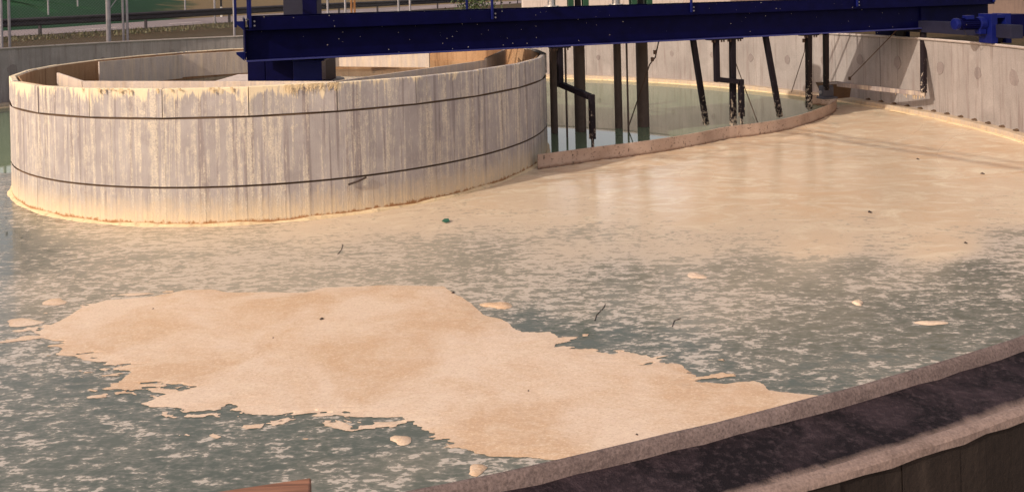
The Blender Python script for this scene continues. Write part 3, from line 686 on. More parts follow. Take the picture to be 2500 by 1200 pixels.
# water standing inside the drum, and the central pier that carries the bridge bearing
cw = MB().ring([(0.02, 1.02), (RD - .13, 1.02)], n=96, closed=False); tag(cw.build('inner_water', M['clear']), kind='structure')
pier = thing('central_pier', (CX, CY, 0), 'pale concrete pier block at the centre of the drum under the blue bearing', 'pier')
p, q = atd(524, 190, 13.2), atd(665, 190, 13.2)
MB().box((CX - .62, CY + .25, .9), (.78, .75, .33), tone=.2).build('plinth', M['pale'], pier, bevel=.03)
MB().tube((CX, CY, -.4), (CX, CY, 1.2), .7, 28).build('column', M['plate'], pier)

# ================================================================== ROTATING BRIDGE
AL = math.radians(20.0); BD = Vector((math.cos(AL), math.sin(AL), 0)); BN = Vector((math.sin(AL), -math.cos(AL), 0)); UP = Vector((0, 0, 1))
BC = Vector((CX, CY, 0)); AX = (BD, BN, UP)
def br(t, w, z): return BC + BD * t + BN * w + UP * z
HB, HC, HT = 1.665, 2.10, 2.29                       # flange underside, channel underside, channel top
bridge = thing('rotating_bridge', (CX, CY, HB), 'dark blue steel bridge spanning from the drum centre to the right tank wall', 'bridge')
def bbox(t0, t1, w0, w1, z0, z1): return br((t0 + t1) / 2, (w0 + w1) / 2, (z0 + z1) / 2), ((t1 - t0) / 2, abs(w1 - w0) / 2, (z1 - z0) / 2)
T0, T1 = -.87, 13.40; W = 1.75
WF = 0.58
def ww(sg, d): return W + d if sg > 0 else WF - d   # offset measured outwards from either girder
for sg in (1, -1):
    b = MB()
    for (t0, t1, w0, w1, z0, z1) in ((T0 + .004, T1 - .004, -.106, -.094, HB + .022, HC + .0), (T0, T1, -.21, -.01, HC - .001, HC + .02)):
        c, h = bbox(t0, t1, ww(sg, w0), ww(sg, w1), z0, z1); b.box(c, h, AX)
    g = b.build('girder', M['blue'], bridge, bevel=.003)
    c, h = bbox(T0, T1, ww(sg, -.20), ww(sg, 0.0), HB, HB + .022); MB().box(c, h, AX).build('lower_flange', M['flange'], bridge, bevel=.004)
    for t in np.arange(T0 + .02, T1, 1.775):
        c, h = bbox(t, t + .012, ww(sg, -.107), ww(sg, -.17), HB + .022, HC - .002); MB().box(c, h, AX).build('stiffener', M['blue'], bridge)
    b = MB()
    for (t0, t1, w0, w1, z0, z1) in ((T0 + .05, T1 - .02, .055, .067, HC + .003, HT), (T0 + .05, T1 - .02, -.01, .054, HC + .003, HC + .013), (T0 + .05, T1 - .02, -.01, .054, HT - .012, HT - .001)):
        c, h = bbox(t0, t1, ww(sg, w0), ww(sg, w1), z0, z1); b.box(c, h, AX)
    b.build('edge_channel', M['blue'], bridge, bevel=.003)
for t in np.arange(T0 + .3, T1, 1.2):
    c, h = bbox(t, t + .06, WF + .22, W - .22, HC + .03, HC + .13); MB().box(c, h, AX).build('cross_beam', M['blue'], bridge)
nd = 16
for k in range(nd):                                  # chequer plates of the walkway
    t0 = T0 + .03 + (T1 - T0 - .06) * k / nd; t1 = T0 + .03 + (T1 - T0 - .06) * (k + 1) / nd - .008
    c, h = bbox(t0, t1, WF + .02, W - .02, HT - .060, HT - .040); MB().box(c, h, AX).build('deck_plate', M['grating'], bridge)
c, h = bbox(T0 - .02, T0 - .002, WF + .01, W + .0, HB + .03, HT - .02); MB().box(c, h, AX).build('end_plate', M['blue'], bridge)
for t0, t1, w0 in ((-.75, .75, -.55), (4.1, 6.5, -.3)):   # outriggers on the far side: pivot and machine platforms
    for t in (t0, t1 - .08):
        c, h = bbox(t, t + .08, w0, WF - .07, HC - .10, HC - .004); MB().box(c, h, AX).build('outrigger', M['blue'], bridge)
    c, h = bbox(t0, t1, w0, WF - .07, HC, HC + .02); MB().box(c, h, AX).build('platform_plate', M['grating'], bridge)
for z in (HB + .0, HC + .0):
    b = MB(); b.add([br(T0 - .021, W - .22, z), br(T0 - .13, W - .22, z + .10), br(T0 - .13, W - .30, z + .10), br(T0 - .021, W - .30, z)] + [br(T0 - .021, W - .22, z + .13), br(T0 - .13, W - .22, z + .13), br(T0 - .13, W - .30, z + .13), br(T0 - .021, W - .30, z + .13)],
          [(0, 1, 2, 3), (4, 5, 6, 7), (0, 1, 5, 4), (1, 2, 6, 5), (2, 3, 7, 6), (3, 0, 4, 7)]); b.build('end_bracket', M['blue_lit'], bridge)
# handrails
HP = [-.81, 2.72, 6.28, 9.85, 13.33]
for sg in (1, -1):
    for t in HP + ([-1.0] if sg > 0 else []):
        w = ww(sg, .09)
        if t == -1.0: w = W - .25
        b = MB().bar(br(t, w, HC + .045), br(t, w, HT + 1.1), .034, .034, BD); pst = b.build('handrail_post', M['blue_lit'], bridge, bevel=.003)
        if t != -1.0:
            for z in (HC + .07, HC + .13): MB().tube(br(t + .055, ww(sg, .066), z), br(t + .055, ww(sg, .082), z), .013, 8).build('bolt', M['steel'], bridge)
    for z in (HT + 1.1, HT + .55):
        MB().tube(br(HP[0], ww(sg, .09), z), br(HP[-1], ww(sg, .09), z), .021, 10).build('handrail', M['blue_lit'], bridge, smooth=False)
MB().bar(br(-.81, W - .62, HC + .04), br(-.81, W - .62, HT + 1.1), .034, .034, BD).build('handrail_post', M['blue_lit'], bridge)
for z in (HT + 1.1, HT + .55): MB().tube(br(-.84, W + .09, z), br(-.84, WF - .09, z), .021, 10).build('handrail', M['blue_lit'], bridge)
# end carriage running on the wall
cw0, cw1 = .95, 4.05
def wallpt(w, R, z):                                 # point on radius R at bridge offset w
    t = math.sqrt(R * R - w * w); return br(t, w, z)
carr = MB(); pts = [wallpt(w, RI + .085, 1.60) for w in np.linspace(cw0, cw1, 9)]
carr.sweep(pts, .20, .22); carr.build('end_carriage', M['grating'], bridge, bevel=.004)  # near-black colour paints in the bridge's shade on this beam
for w in (1.0, 1.22):
    p = wallpt(w, RI + .085, 1.55); MB().box(p, (.012, .075, .10), AX).build('wheel_cheek', M['blue'], bridge)
ax_ = (wallpt(1.11, RI, 0) - BC).normalized(); p = wallpt(1.11, RI + .05, 1.565)
MB().tube(p - ax_ * .04, p + ax_ * .05, .118, 24).build('wheel', M['black'], bridge)
p = wallpt(WF + .1, RI + .085, 1.575); MB().box(p, (.1, .2, .075), AX).build('end_carriage', M['blue'], bridge)
for w in (1.05, 1.62): # legs joining girder and carriage
    MB().bar(wallpt(w, RI + .085, 1.83), wallpt(w, RI + .085, HC), .14, .14, BD).build('carriage_leg', M['blue'], bridge)
# bearing under the bridge at the drum centre
bear = thing('centre_bearing', (CX, CY, 1.2), 'dark blue bearing box under the left end of the bridge inside the drum', 'bearing')
MB().box(BC + UP * 1.43 + BN * .2, (.46, .40, .235), None).build('housing', M['blue'], bear, bevel=.01)
MB().box(BC + UP * 1.42 + BN * .2 + Vector((-.62, -.05, 0)), (.14, .3, .19), None).build('side_block', M['blue'], bear, bevel=.01)
p = atd(754, 172, 12.0); MB().box((p.x, 12.05, 1.42), (.22, .13, .15), None).build('front_box', M['blue_lit'], bear, bevel=.006)
MB().box((p.x + .02, 12.05, 1.578), (.245, .15, .008), None).build('lid', M['blue_lit'], bear)
MB().tube((CX - .66, CY - .34, 1.2), (CX - .66, CY - .34, 1.66), .09, 16).build('cable_drum', M['steel'], bear)
# control cabinet and slip ring mast on the bridge
cab = thing('control_cabinet', tuple(br(-.15, .35, HT)), 'dark blue control cabinet standing on the left end of the bridge deck', 'cabinet')
p = atd(762, 20, 12.6); q = atd(718, 20, 12.6)
MB().box((p.x, 12.6, HT + .75), (.115, .16, .79), None).build('body', M['blue'], cab, bevel=.006)
MB().box((q.x + .0, 12.75, HT + .70), (.17, .17, .75), None).build('side_body', M['grating'], cab, bevel=.006)
MB().box((p.x, 12.435, HT + .85), (.10, .006, .5), None).build('door', M['blue'], cab, bevel=.002)
MB().tube((p.x, 12.6, HT + 1.5), (p.x, 12.6, 4.7), .09, 14).build('mast', M['blue'], cab)

# ------------------------------------------------------------------ drive unit on the wall
dv = wallpt(3.52, RI + .08, TOP - .03)
drv = thing('drive_unit', tuple(dv), 'bright blue geared motor driving the carriage wheel on the right wall', 'motor')
rad = (dv - BC); rad.z = 0; rad.normalize(); tan = Vector((-rad.y, rad.x, 0)) * -1; AR = (rad, tan, UP)
def dp(r, t, z): return dv + rad * r + tan * t + UP * z
MB().tube(dp(-.045, 0, .165), dp(.045, 0, .165), .16, 32).build('wheel', M['black'], drv, bevel=.008)
for s_, rr_ in ((-.12, .055), (.125, .05)):
    MB().box(dp(s_, 0, .285), (rr_, .17, .25), AR).build('cheek_plate', M['blue_lit'], drv, bevel=.006)
MB().box(dp(0.002, 0, .49), (.066, .168, .03), AR).build('top_plate', M['blue_lit'], drv, bevel=.006)
gb = MB().tube(dp(-.30, 0, .37), dp(-.178, 0, .37), .115, 20).build('gearbox', M['blue_lit'], drv, bevel=.012)
MB().box(dp(-.25, 0, .26), (.06, .07, .07), AR).build('gearbox_foot', M['blue_lit'], drv, bevel=.01)
mt = MB().tube(dp(-.64, 0, .37), dp(-.302, 0, .37), .088, 24); mt = mt.build('motor', M['blue'], drv)
for k in range(18):
    a = 2 * math.pi * k / 18; c = dp(-.46, 0, .37) + (tan * math.cos(a) + UP * math.sin(a)) * .094
    MB().bar(c - rad * .14, c + rad * .14, .006, .02, (tan * math.cos(a) + UP * math.sin(a))).build('cooling_fin', M['blue'], mt)
MB().tube(dp(-.72, 0, .37), dp(-.638, 0, .37), .102, 24).build('fan_cover', M['blue_lit'], drv, bevel=.02)
MB().box(dp(-.46, 0, .48), (.07, .06, .035), AR).build('terminal_box', M['blue_lit'], drv, bevel=.006)
MB().box(dp(.335, 0.02, .33), (.155, .16, .19), AR).build('guard_box', M['blue'], drv, bevel=.01)
pts = [dp(-.55, 0, .27), dp(-.5, .02, .17), dp(-.36, .02, .13), dp(-.24, .01, .17), dp(-.2, 0, .24)]
MB().chain(pts, .005, 6).build('cable', M['black'], drv)

# ------------------------------------------------------------------ curved scum board, its arms and stays
sb = thing('scum_board', tuple(bf[0]), 'curved brown board sweeping from the drum to the right wall', 'board')
pts = [Vector((p.x, p.y, -.06)) for p in bf]
fine = []
for i in range(len(pts) - 1):
    for k in range(4):
        f = k / 4; p0, p1, p2, p3 = pts[max(i - 1, 0)], pts[i], pts[i + 1], pts[min(i + 2, len(pts) - 1)]
        fine.append(0.5 * ((2 * p1) + (p2 - p0) * f + (2 * p0 - 5 * p1 + 4 * p2 - p3) * f * f + (3 * p1 - p0 - 3 * p2 + p3) * f ** 3))
fine.append(pts[-1]); e = pts[-1]
fine += [e + Vector(v) for v in ((.06, .22, 0), (.03, .45, 0), (-.08, .62, 0), (-.25, .70, 0))]
ends = [0, 9, 17, 25, 33, len(fine) - 1]
for a, b_ in zip(ends[:-1], ends[1:]):               # the board is bolted together from lengths
    seg = [p.copy() for p in fine[a:b_ + 1]]; dd_ = (seg[1] - seg[0]).normalized() * .003; seg[0] += dd_
    MB().sweep(seg, .018, .27).build('board_length', M['board'], sb, bevel=.002)
def girder_pt(px, z=HB):                              # point under the near flange seen in column px
    ts = np.linspace(-1, 14, 3000); P_ = np.array([[*(BC + BD * t + BN * (W - .10))[:2], z] for t in ts])
    x, _ = image(P_); return BC + BD * float(np.interp(px, x, ts)) + BN * (W - .10) + UP * z
def crank(label, top_px, elbow_y, foot_px, bend_y, zfoot, n):
    g = girder_pt(top_px); t = thing('crank_arm', (g.x, g.y, HB), label, 'support arm', 'arms hanging from the bridge')
    z1 = atd(top_px, elbow_y, g.y).z
    f = atd(foot_px[0], foot_px[1], zfoot); f2 = atd(foot_px[0], bend_y, zfoot); e1 = Vector((g.x, g.y, z1)); e2 = Vector((f.x, f.y, f2.z))
    MB().bar(g, e1 - UP * .045, .085, .085, BD).build('upper_leg', M['arm'], t, bevel=.004)
    dd_ = (e2 - e1).normalized(); MB().bar(e1 + dd_ * .045, e2 - dd_ * .05, .085, .085).build('cross_leg', M['arm'], t, bevel=.004)
    MB().bar(e2 + UP * .045, f + UP * .08, .082, .082, BD).build('lower_leg', M['arm'], t, bevel=.004)
    MB().bar(f + UP * .08, f - UP * .12, .035, .035, BD).build('foot', M['arm'], t)
    b = MB().box(g - UP * .012, (.16, .09, .012), AX)
    b.build('flange', M['arm'], t)
    for sx in (-.12, -.07, .07, .12): MB().tube(g + BD * sx + BN * .06 - UP * .06, g + BD * sx + BN * .06 - UP * .02, .014, 6).build('bolt', M['rust'], t)
crank('cranked black arm beside the drum with white splashes, nearest the left', 1366, 206, (1447, 352), 238, 11.85, 0)
crank('cranked black arm with pale crusted foot, between the two slanting struts', 1748, 194, (1811, 295), 200, 13.65, 1)
def strut(name, label, top_px, foot, zf, w, extra=False, sh='arm', g=None):
    a = girder_pt(top_px); f = atd(foot[0], foot[1], zf)
    t = thing(name, (a.x, a.y, HB), label, 'strut', 'struts hanging from the bridge')
    MB().bar(a, f, w, w, BD).build('shaft', M[sh], t, bevel=.004)
    if extra:
        b = MB().box(a - UP * .012, (.17, .085, .012), AX); b.build('flange', M['arm'], t)
        for sx in (-.13, -.08, .08, .13): MB().tube(a + BD * sx + BN * .055 - UP * .06, a + BD * sx + BN * .055 - UP * .02, .014, 6).build('bolt', M['rust'], t)
    return a, f
strut('slanting_strut', 'black slanting strut left of the second cranked arm', 1692, (1724, 303), 14.05, .085)
strut('slanting_strut', 'black slanting strut right of the second cranked arm', 1869, (1904, 284), 14.35, .085)
strut('straight_strut', 'upright black strut crossing behind the second cranked arm', 1788, (1790, 308), 13.85, .09, True)
strut('straight_strut', 'upright black strut with whitish crusted lower half near the board end', 1974, (1975, 264), 15.1, .092, True, 'arm_crust')
a, f = strut('straight_strut', 'upright black strut standing on the grey foot clamp at the board end', 2016, (2017, 222), 15.6, .085)
cl = thing('foot_clamp', tuple(f - UP * .1), 'grey steel clamp gripping the outer end of the curved board', 'clamp')
MB().box(f - UP * .02, (.13, .07, .13), AX).build('body', M['clamp'], cl, bevel=.02)
MB().box(f - UP * .13 + BN * .02, (.17, .11, .02), AX).build('base', M['clamp'], cl, bevel=.006)
MB().tube(f - UP * .02 - BD * .15, f - UP * .02 + BD * .15, .035, 12).build('bolt', M['steel'], cl)
a, f = strut('straight_strut', 'black strut with white splashed foot hanging before the shaded right wall', 2254, (2255, 226), 14.6, .085, True, 'arm_crust')
# horizontal beam from the last strut to the scoop at the board's end
q = atd(2045, 206, 16.0)
beam = thing('float_beam', tuple(f), 'cream crusted horizontal beam joining the last strut to the wooden scoop box', 'beam')
MB().bar(f - UP * .03 + BD * .04, q, .07, .085).build('bar', M['crust_bar'], beam, bevel=.004)
b = MB(); r_ = random.Random(8)
for _ in range(12):
    k = r_.uniform(0, .5); p = (f - UP * .07 + BD * .04).lerp(q, k); b.tube(p, p - UP * r_.uniform(.02, .09), .010, 5, .003)
tag(b.build('scum_drip', M['scumline'], beam), kind='stuff')
scoop = thing('scoop_box', tuple(atd(2052, 240, 16.2)), 'brown trapezoid wooden scoop behind the end of the curved board', 'scoop')
A = [atd(2022, 206, 16.3), atd(2080, 204, 16.3), atd(2075, 238, 16.3), atd(2040, 242, 16.3)]
off = Vector((-.1, .45, 0)); b = MB(); b.add(A + [p + off for p in A], [(0, 1, 2, 3), (4, 5, 6, 7), (0, 1, 5, 4), (1, 2, 6, 5), (2, 3, 7, 6), (3, 0, 4, 7)]); b.build('body', M['groove'], scoop, bevel=.008)
b = MB().bar(A[0] + UP * .015, A[1] + UP * .015, .05, .03); b.build('rim', M['steel'], scoop)
# cables and rods
def cable(label, pts, r, mat='rust', knots=()):
    t = thing('stay_cable', tuple(pts[0]), label, 'cable', 'stay cables under the bridge')
    MB().chain(pts, r, 6).build('wire', M[mat], t)
    for k in knots:
        p = Vector(pts[0]).lerp(Vector(pts[-1]), k); MB().tube(p - UP * .035, p + UP * .035, .028, 8).build('shackle', M['rust'], t)
cable('diagonal cable rising from the scoop box to the bridge before the bright wall', [atd(2072, 194, 16.0), girder_pt(2190)], .009, knots=(.02,))
cable('cable sagging behind the fourth brown pipe down to the water', [girder_pt(1608), atd(1600, 140, 14.0), atd(1586, 158, 14.1), atd(1560, 235, 14.2), atd(1536, 305, 14.3)], .011, knots=(.12, .2))
cable('thin cable slanting down left of the whitish crusted strut', [girder_pt(1966), atd(1964, 126, 15.2), atd(1932, 226, 15.4)], .007, knots=(.1,))
cable('thin cable slanting down right of the second cranked arm', [atd(1797, 156, 14.4), atd(1822, 225, 14.4), atd(1850, 300, 14.3)], .008)
for px, y1, zz, lb in ((1384, 352, 13.6, 'thin vertical rod between the first two brown pipes'), (1534, 346, 14.0, 'thin vertical rod between the third and fourth brown pipes')):
    p = atd(px, 300, zz); t = thing('hanging_rod', (p.x, p.y, HB), lb, 'rod', 'thin rods hanging from the bridge')
    MB().tube((p.x, p.y, -.4), (p.x, p.y, HB + .3), .018, 8).build('rod', M['pipe'], t)
# four vertical pipes through the bridge axis, two of them driven by machines on deck
def vpipe(px, py, r, label):
    p = onh(px, py, 0); t = thing('vertical_pipe', (p.x, p.y, 0), label, 'pipe', 'brown pipes standing under the bridge')
    smooth_by_angle(MB().tube((p.x, p.y, -.6), (p.x, p.y, HC - .001), r, 24).build('pipe', M['pipe'], t)); MB().tube((p.x, p.y, HC + .021), (p.x, p.y, HC + .06), r * 1.5, 24).build('collar', M['pipe'], t)
    return p
P1 = vpipe(1354, 325, .066, 'slim brown pipe nearest the drum under the bridge')
P2 = vpipe(1418, 320, .105, 'thick brown pipe second from the drum')
P3 = vpipe(1511, 312, .072, 'slim brown pipe third from the drum')
P4 = vpipe(1571, 308, .112, 'thick brown pipe farthest from the drum')
def machine(p, label, sc):
    t = thing('pump_drive', (p.x, p.y, HC + .06), label, 'pump', 'pump drives on the bridge deck'); z = HC + .061
    MB().tube((p.x, p.y, z), (p.x, p.y, z + .05), .26 * sc, 24).build('base_flange', M['black'], t, bevel=.006)
    for k in range(4):
        a = math.pi / 4 + k * math.pi / 2; c = Vector((p.x + .19 * sc * math.cos(a), p.y + .19 * sc * math.sin(a), z + .27))
        MB().box(c, (.05, .05, .22)).build('lantern_leg', M['green'], t, bevel=.006)
    MB().tube((p.x, p.y, z + .05), (p.x, p.y, z + .49), .06, 14).build('shaft', M['black'], t)
    MB().tube((p.x, p.y, z + .49), (p.x, p.y, z + .80), .25 * sc, 24).build('gearbox', M['green'], t, bevel=.015)
    MB().tube((p.x, p.y, z + .80), (p.x, p.y, z + 1.45), .19 * sc, 24).build('motor', M['green'], t, bevel=.01)
    MB().tube((p.x, p.y, z + 1.45), (p.x, p.y, z + 1.56), .205 * sc, 24).build('fan_cover', M['black'], t, bevel=.02)
machine(P2, 'green pump drive on the bridge above the second brown pipe', 1.0)
machine(P4, 'green pump drive on the bridge above the fourth brown pipe', 1.05)
def vent(p, label):
    t = thing('steel_riser', (p.x, p.y, HC + .06), label, 'riser pipe', 'steel risers on the bridge deck'); z = HC + .061
    MB().tube((p.x, p.y, z), (p.x, p.y, z + .14), .135, 24).build('flange', M['bright'], t, bevel=.008)
    MB().tube((p.x, p.y, z + .14), (p.x, p.y, z + 1.3), .07, 18).build('pipe', M['bright'], t)
    MB().tube((p.x, p.y, z + 1.3), (p.x, p.y, z + 1.36), .125, 24).build('top_flange', M['bright'], t)
vent(P1, 'short stainless riser with flange on the bridge above the first pipe')
vent(P3, 'stainless riser on the bridge deck between the two green pump drives')

# ================================================================== BEYOND THE TANK
# chain link fence
fence = thing('chain_link_fence', tuple(pol(13.2, math.pi, 1.3)), 'chain link fence on slim grey posts just outside the tank wall', 'fence')
FR = 13.0
def fpost(px, r, name='fence_post', top=3.6, R=FR):
    q = on_circle(px, R); return MB().tube((q.x, q.y, gh(q.x, q.y) - .2), (q.x, q.y, top), r, 10).build(name, M['steel'], fence, smooth=False), q
fp = []
for px in (5, 24, 312, 573, 802, 845, 975, 1003): fp.append(fpost(px, .036)[1])
_, qg = fpost(266, .066, 'gate_post'); _, qh = fpost(302, .034)
MB().tube((qh.x, qh.y, 2.9), (qg.x, qg.y, 2.34), .016, 8).build('brace', M['steel'], fence)
b = MB(); aS = [math.atan2(on_circle(px, FR).x - CX, -(on_circle(px, FR).y - CY)) for px in (-120, 1010)]
a0, a1 = min(x % (2 * math.pi) for x in aS), max(x % (2 * math.pi) for x in aS)
Lf = (a1 - a0) * FR; z0, z1 = 1.30, 3.55; N = int(Lf / .085)
for k in range(-int((z1 - z0) / .085), N):
    for sg in (1, -1):
        s0 = k * .085 if sg > 0 else k * .085 + (z1 - z0); s1 = s0 + sg * (z1 - z0)
        pp = []
        for j in range(5):
            ss = s0 + (s1 - s0) * j / 4; zz = z0 + (z1 - z0) * j / 4
            if -0.01 <= ss <= Lf + .01: pp.append(pol(FR + (.004 if sg > 0 else -.004), a0 + ss / FR, zz))
        for p, q in zip(pp[:-1], pp[1:]): b.tube(p, q, .0017, 3, cap=False)
tag(b.build('wire_mesh', M['wire'], fence), kind='stuff')
# guardrail
gr = thing('guardrail', (-19.7, 30, 1.32), 'dark weathered crash barrier running along the road behind the tank', 'guardrail')
s = 10.0; sp = []
ps = MB().box((0, 0, .30), (.05, .04, .42)); g0 = None
while s < GLEN - 20:
    p = goff(s, 0.06)
    if g0 is None: o = g0 = ps.build('post', M['rail'], None)
    else: o = g0.copy(); col.objects.link(o)
    o.parent = gr; o.location = (p.x + 19.7, p.y - 30, p.z - 1.32); s += 4.0
prof = [(-.0, .40), (-.075, .445), (-.075, .50), (-.01, .545), (-.01, .585), (-.075, .63), (-.075, .685), (0, .73)]
s = 6.0
while s < GLEN - 24:
    b = MB(); n = 4
    for i in range(n + 1):
        for o_, z in prof: b.v.append(tuple(goff(s + 4 * i / n, o_, z)))
        for o_, z in reversed(prof): b.v.append(tuple(goff(s + 4 * i / n, o_ + .012, z)))
    k2 = 2 * len(prof)
    for i in range(n):
        for k in range(k2): b.f.append((i * k2 + k, (i + 1) * k2 + k, (i + 1) * k2 + (k + 1) % k2, i * k2 + (k + 1) % k2)); b.t.append(.5)
    b.build('beam', M['rail'], gr); s += 4.0
# field fence beyond the road: slim poles
for px, z_, lb in ((118, 44, 'slim grey pole beyond the road at the far left of the field'), (190, 48, 'slim dark pole standing in the green field'), (452, 46, 'slim grey pole where the bare earth path meets the road'), (524, 36, 'slim grey pole by the verge between path and marker post')):
    p = atd(px, 20, z_); t = thing('field_pole', (p.x, p.y, p.z - 2), lb, 'pole', 'slim poles along the road')
    MB().tube((p.x, p.y, p.z - 2.5), (p.x, p.y, p.z + 2.4), .045, 8).build('shaft', M['steel'], t); MB().tube((p.x, p.y, p.z + 2.4), (p.x, p.y, p.z + 2.44), .06, 8).build('cap', M['steel'], t)
p = atd(540, 22, 47); mk = thing('marker_post', (p.x, p.y, p.z - .8), 'white roadside marker post with dark head beyond the crash barrier', 'marker post')
MB().bar(p - UP * .8, p + UP * .12, .16, .12, BD).build('shaft', M['white'], mk, bevel=.01); MB().bar(p + UP * .12, p + UP * .55, .165, .125, BD).build('dark_band', M['black'], mk, bevel=.01)
for k, px in enumerate((858, 866)):
    p = atd(px, 25, 29); t = thing('wooden_stake', (p.x, p.y, 1.4), ('orange brown stake, left of a close pair behind the bridge', 'orange brown stake, right of a close pair behind the bridge')[k], 'stake', 'wooden stakes behind the bridge')
    MB().bar((p.x, p.y, 1.2), (p.x, p.y, 3.0 + .2 * k), .07, .07, BD).build('post', M['orange'], t, bevel=.006)
# buildings
bd = thing('concrete_building', (14, 28, 1.3), 'tall pinkish concrete building with panel joints beyond the right tank wall', 'building')
bx0 = (1795 - 1250) / FPX * 26.5; by0 = 26.5
for k in range(9):
    for j in range(4):
        x0 = bx0 + k * 1.72; b = MB().box((x0 + .85, by0 + .2, 2.36 + j * 1.85 + .92), (.848, .2, .918), tone=random.random()); b.build('wall_panel', M['facade'], bd, bevel=.008)
MB().box((bx0 + 7.74, by0 + 4.3, 5.5), (7.72, 3.9, 4.15)).build('core', M['facade'], bd)
MB().box((bx0 + 7.74, by0 + .25, 1.6), (7.78, .22, .74)).build('plinth', M['plinth'], bd, bevel=.01)
MB().box((bx0 + 7.74, by0 + 4.2, 9.85), (7.9, 4.3, .1)).build('roof_edge', M['plinth'], bd)
lb = thing('low_building', (3, 46, 1.4), 'low pale rendered building far behind the bridge deck', 'building')
MB().box((5.2, 47, 2.4), (4.6, 3, 1.5)).build('wall', M['pale'], lb, bevel=.02)
MB().box((5.2, 47, 3.98), (4.8, 3.2, .08)).build('roof', M['plinth'], lb)
for k in range(4):
    x = 1.6 + k * 2.3; w_ = MB().box((x, 43.985, 3.05), (.5, .02, .45)).build('window', M['grating'], lb); MB().box((x, 43.955, 2.57), (.55, .05, .025)).build('sill', M['pale'], w_)
# bush
p = atd(1156, 12, 27); bush = thing('bush', (p.x, p.y, 1.35), 'small leafy green bush behind the handrail in the middle', 'bush')
b = MB(); r_ = random.Random(2)
for _ in range(1500):
    d = Vector((r_.gauss(0, .36), r_.gauss(0, .36), r_.uniform(.1, 1.75))); k = 1.15 - .45 * abs(d.z - .9); d.x *= k; d.y *= k
    c = Vector((p.x, p.y, 1.35)) + d; u = Vector((r_.uniform(-1, 1), r_.uniform(-1, 1), r_.uniform(-1, 1))).normalized(); v = u.orthogonal().normalized(); L = r_.uniform(.03, .075)
    b.add([c - u * L, c + v * L * .5, c + u * L, c - v * L * .5], [(0, 1, 2, 3)])
b.build('foliage', M['leaf'], bush)
b = MB()
for k in range(5): b.tube((p.x, p.y, 1.2), (p.x + r_.uniform(-.3, .3), p.y + r_.uniform(-.3, .3), 2.6), .018, 6, .006)
b.build('stem', M['twig'], bush)
# dry grass and litter on the verge
b = MB(); r_ = random.Random(12)
for _ in range(9000):
    s_ = r_.uniform(20, 75); o = r_.uniform(-4.6, .3); q = goff(s_, o)
    if (q.x - CX) ** 2 + (q.y - CY) ** 2 < 12.3 ** 2: continue
    L = r_.uniform(.03, .16); a = r_.uniform(0, 6.28); w_ = .022; q.z = max(q.z, gh(q.x, q.y)) - .01
    b.add([q + Vector((math.cos(a) * w_, math.sin(a) * w_, 0)), q - Vector((math.cos(a) * w_, math.sin(a) * w_, 0)), q + Vector((r_.uniform(-.05, .05), r_.uniform(-.05, .05), L))], [(0, 1, 2)])
tag(b.build('verge_grass', M['grass']), 'dry grass and dead leaves along the verge behind the tank wall', 'grass', kind='stuff')

# unseen twin bars added overhead to cast the double shadow on the scum
A0 = Vector((1.93 * 2.5, 5.39 * 2.5, 0)); B0 = Vector((2.74 * 2.5, 4.17 * 2.5, 0)); d = (B0 - A0).normalized()
hz = 6.5; back = Vector((-LIGHT.x, -LIGHT.y, -LIGHT.z)) / -LIGHT.z * hz
ov = thing('shadow_caster', tuple(A0 + back), 'unseen twin bars with ties added overhead to cast the double shadow', 'cable')
p, q = A0 + back - d * 55, A0 + back + d * 32
MB().tube(p, q, .044, 8).build('lower_caster', M['black'], ov); MB().tube(p + UP * .20, q + UP * .20, .030, 8).build('upper_caster', M['black'], ov)
k = -50.0
while k < 30:
    c = A0 + back + d * k; MB().tube(c, c + UP * .20 - d * .25, .012, 6).build('caster_tie', M['black'], ov); k += 1.5

# ------------------------------------------------------------------ foreground plank and floating debris
p = onh(760, 1163, 1.535); d = Vector((-.975, -.21, 0)).normalized(); u = Vector((.21, -.975, 0))
pk = tag(MB().box(p + d * 1.1 + u * .17 - UP * .03, (1.1, .17, .03), (d, u, UP)).build('wooden_plank', M['wood'], bevel=.004),
         'weathered reddish wooden plank lying on the near wall edge', 'plank')
def clump(px, py, sx, sy, h, label, mat='raft'):
    c = onh(px, py, .004); b = MB(); N, Rg = 16, 4; r_ = random.Random(int(px)); ph = [r_.uniform(0, 6.28) for _ in range(3)]; rad_ = [.9 + .2 * math.sin(2 * 2 * math.pi * i / N + ph[0]) + .13 * math.sin(3 * 2 * math.pi * i / N + ph[1]) + r_.uniform(-.06, .06) for i in range(N)]
    for k in range(Rg):
        f = 1 - k / Rg
        for i in range(N):
            a = 2 * math.pi * i / N; b.v.append((c.x + sx * f * rad_[i] * math.cos(a), c.y + sy * f * rad_[i] * math.sin(a), .002 + .45 * h * (1 - f ** 4) * r_.uniform(.6, 1.3)))
    b.v.append((c.x, c.y, .002 + .45 * h))
    for k in range(Rg - 1):
        for i in range(N): b.f.append((k * N + i, k * N + (i + 1) % N, (k + 1) * N + (i + 1) % N, (k + 1) * N + i)); b.t.append(.5)
    for i in range(N): b.f.append(((Rg - 1) * N + i, (Rg - 1) * N + (i + 1) % N, Rg * N)); b.t.append(.5)
    tag(b.build('foam_clump', M[mat], smooth=True), label, 'foam clump', 'loose clumps of scum on the water')
clump(1215, 744, .135, .075, .03, 'long white clump of scum just above the raft edge in the middle')
clump(1700, 672, .08, .09, .02, 'small pale clump floating right of the middle in streaky water', 'raft')
clump(2094, 738, .045, .06, .035, 'small bright white lump on the greenish water at right')
clump(2272, 787, .115, .05, .02, 'thin pale streak of scum at the far right near the near wall')
clump(132, 736, .10, .09, .012, 'round peach clump left of the raft, above its tip')
clump(58, 786, .17, .08, .012, 'flat peach clump at the left tip of the raft', 'raft')
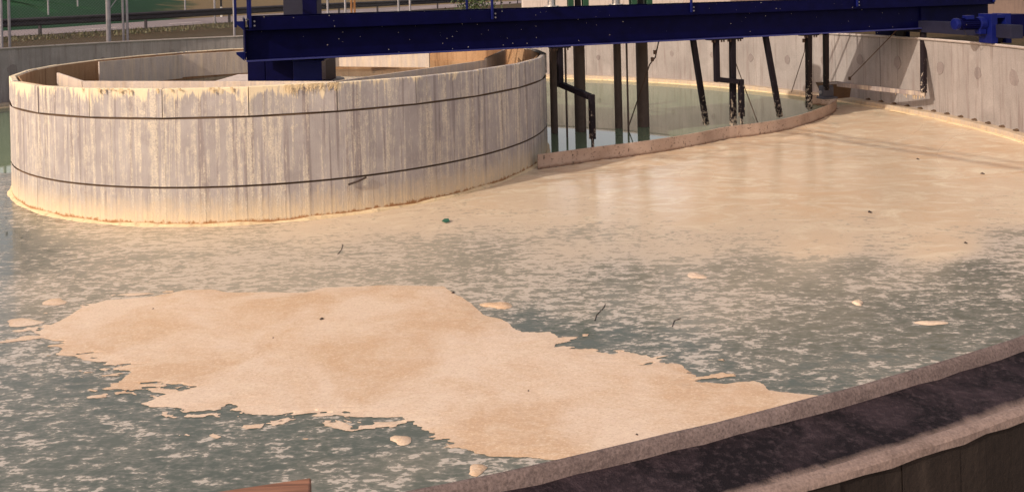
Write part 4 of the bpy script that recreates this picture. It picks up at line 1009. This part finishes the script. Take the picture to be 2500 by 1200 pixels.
clump(980, 1072, .06, .06, .02, 'rounded cream clump in the dark water below the raft')
clump(1165, 1144, .06, .05, .02, 'cream clump close to the near wall ridge at bottom')
def leaf(px, py):
    c = onh(px, py, .012); b = MB(); b.add([c + Vector(v) for v in ((-.045, 0, 0), (-.02, .05, .012), (.03, .03, .02), (.05, -.03, .004), (0, -.06, 0))], [(0, 1, 2, 3, 4)])
    o = b.build('leaf', M['leafgreen']); s_ = o.modifiers.new('thickness', 'SOLIDIFY'); s_.thickness = .003
    tag(o, 'dark green leaf floating on pale scum below the drum', 'leaf')
leaf(1088, 539)
def twig(pts, r, label):
    b = MB().chain([onh(x, y, .004) for x, y in pts], r, 6); tag(b.build('twig', M['twig']), label, 'twig', 'dark twigs on the water')
twig([(836, 596), (834, 608), (824, 620)], .0025, 'small hooked twig floating below the drum front')
twig([(1478, 742), (1472, 752), (1456, 768), (1452, 782)], .0025, 'thin curved twig floating in the middle of the streaky water')
twig([(1662, 776), (1646, 782), (1641, 796)], .0025, 'short bent twig floating right of the curved one')
twig([(845, 999), (858, 996)], .01, 'short dark stick at the lower edge of the raft') if False else None
a0_, a1_ = px_ang(846), px_ang(890)
b = MB().chain([pol(RD + .03, a0_, .36), pol(RD + .035, (a0_ + a1_) / 2, .385), pol(RD + .025, a1_, .418)], .012, 6)
tag(b.build('twig', M['twig']), 'dark stick stuck slantwise on the drum under its lower groove', 'twig', 'dark twigs on the water')
for x, y, k_, lb in ((786, 778, 1.6, 'largest dark speck of debris, on the upper middle of the foam raft'), (1106, 713, 1, 'dark speck at the top right corner of the foam raft'), (667, 824, .8, 'dark speck left of the largest speck on the foam raft'),
        (374, 753, .8, 'dark speck near the upper left edge of the foam raft'), (1290, 953, .8, 'dark speck on the pale right half of the foam raft'), (1555, 1060, 1.3, 'dark speck on the foam raft close to the near wall ridge'),
        (2357, 592, 1, 'dark speck where the scum blanket breaks up at far right'), (2398, 424, 1.4, 'round dark speck on the pale scum below the double shadow'), (2123, 517, 1.3, 'oblong dark speck in the middle of the scum blanket'), (2240, 388, 1, 'dark speck on the scum between the two line shadows')):
    c = onh(x, y, .006); w_ = .011 * k_ * c.y / 6.0; b = MB(); r_ = random.Random(x)
    ring_ = [(c.x + w_ * 1.3 * math.cos(q_) * r_.uniform(.6, 1.2), c.y + w_ * 1.6 * math.sin(q_) * r_.uniform(.6, 1.2)) for q_ in [2 * math.pi * i / 7 for i in range(7)]]
    b.v = [(x_, y_, .004) for x_, y_ in ring_] + [(c.x, c.y, .006 + w_ * .8)]; b.f = [(i, (i + 1) % 7, 7) for i in range(7)]; b.t = [.5] * 7
    tag(b.build('debris_speck', M['twig']), lb, 'debris', 'dark specks on the scum')
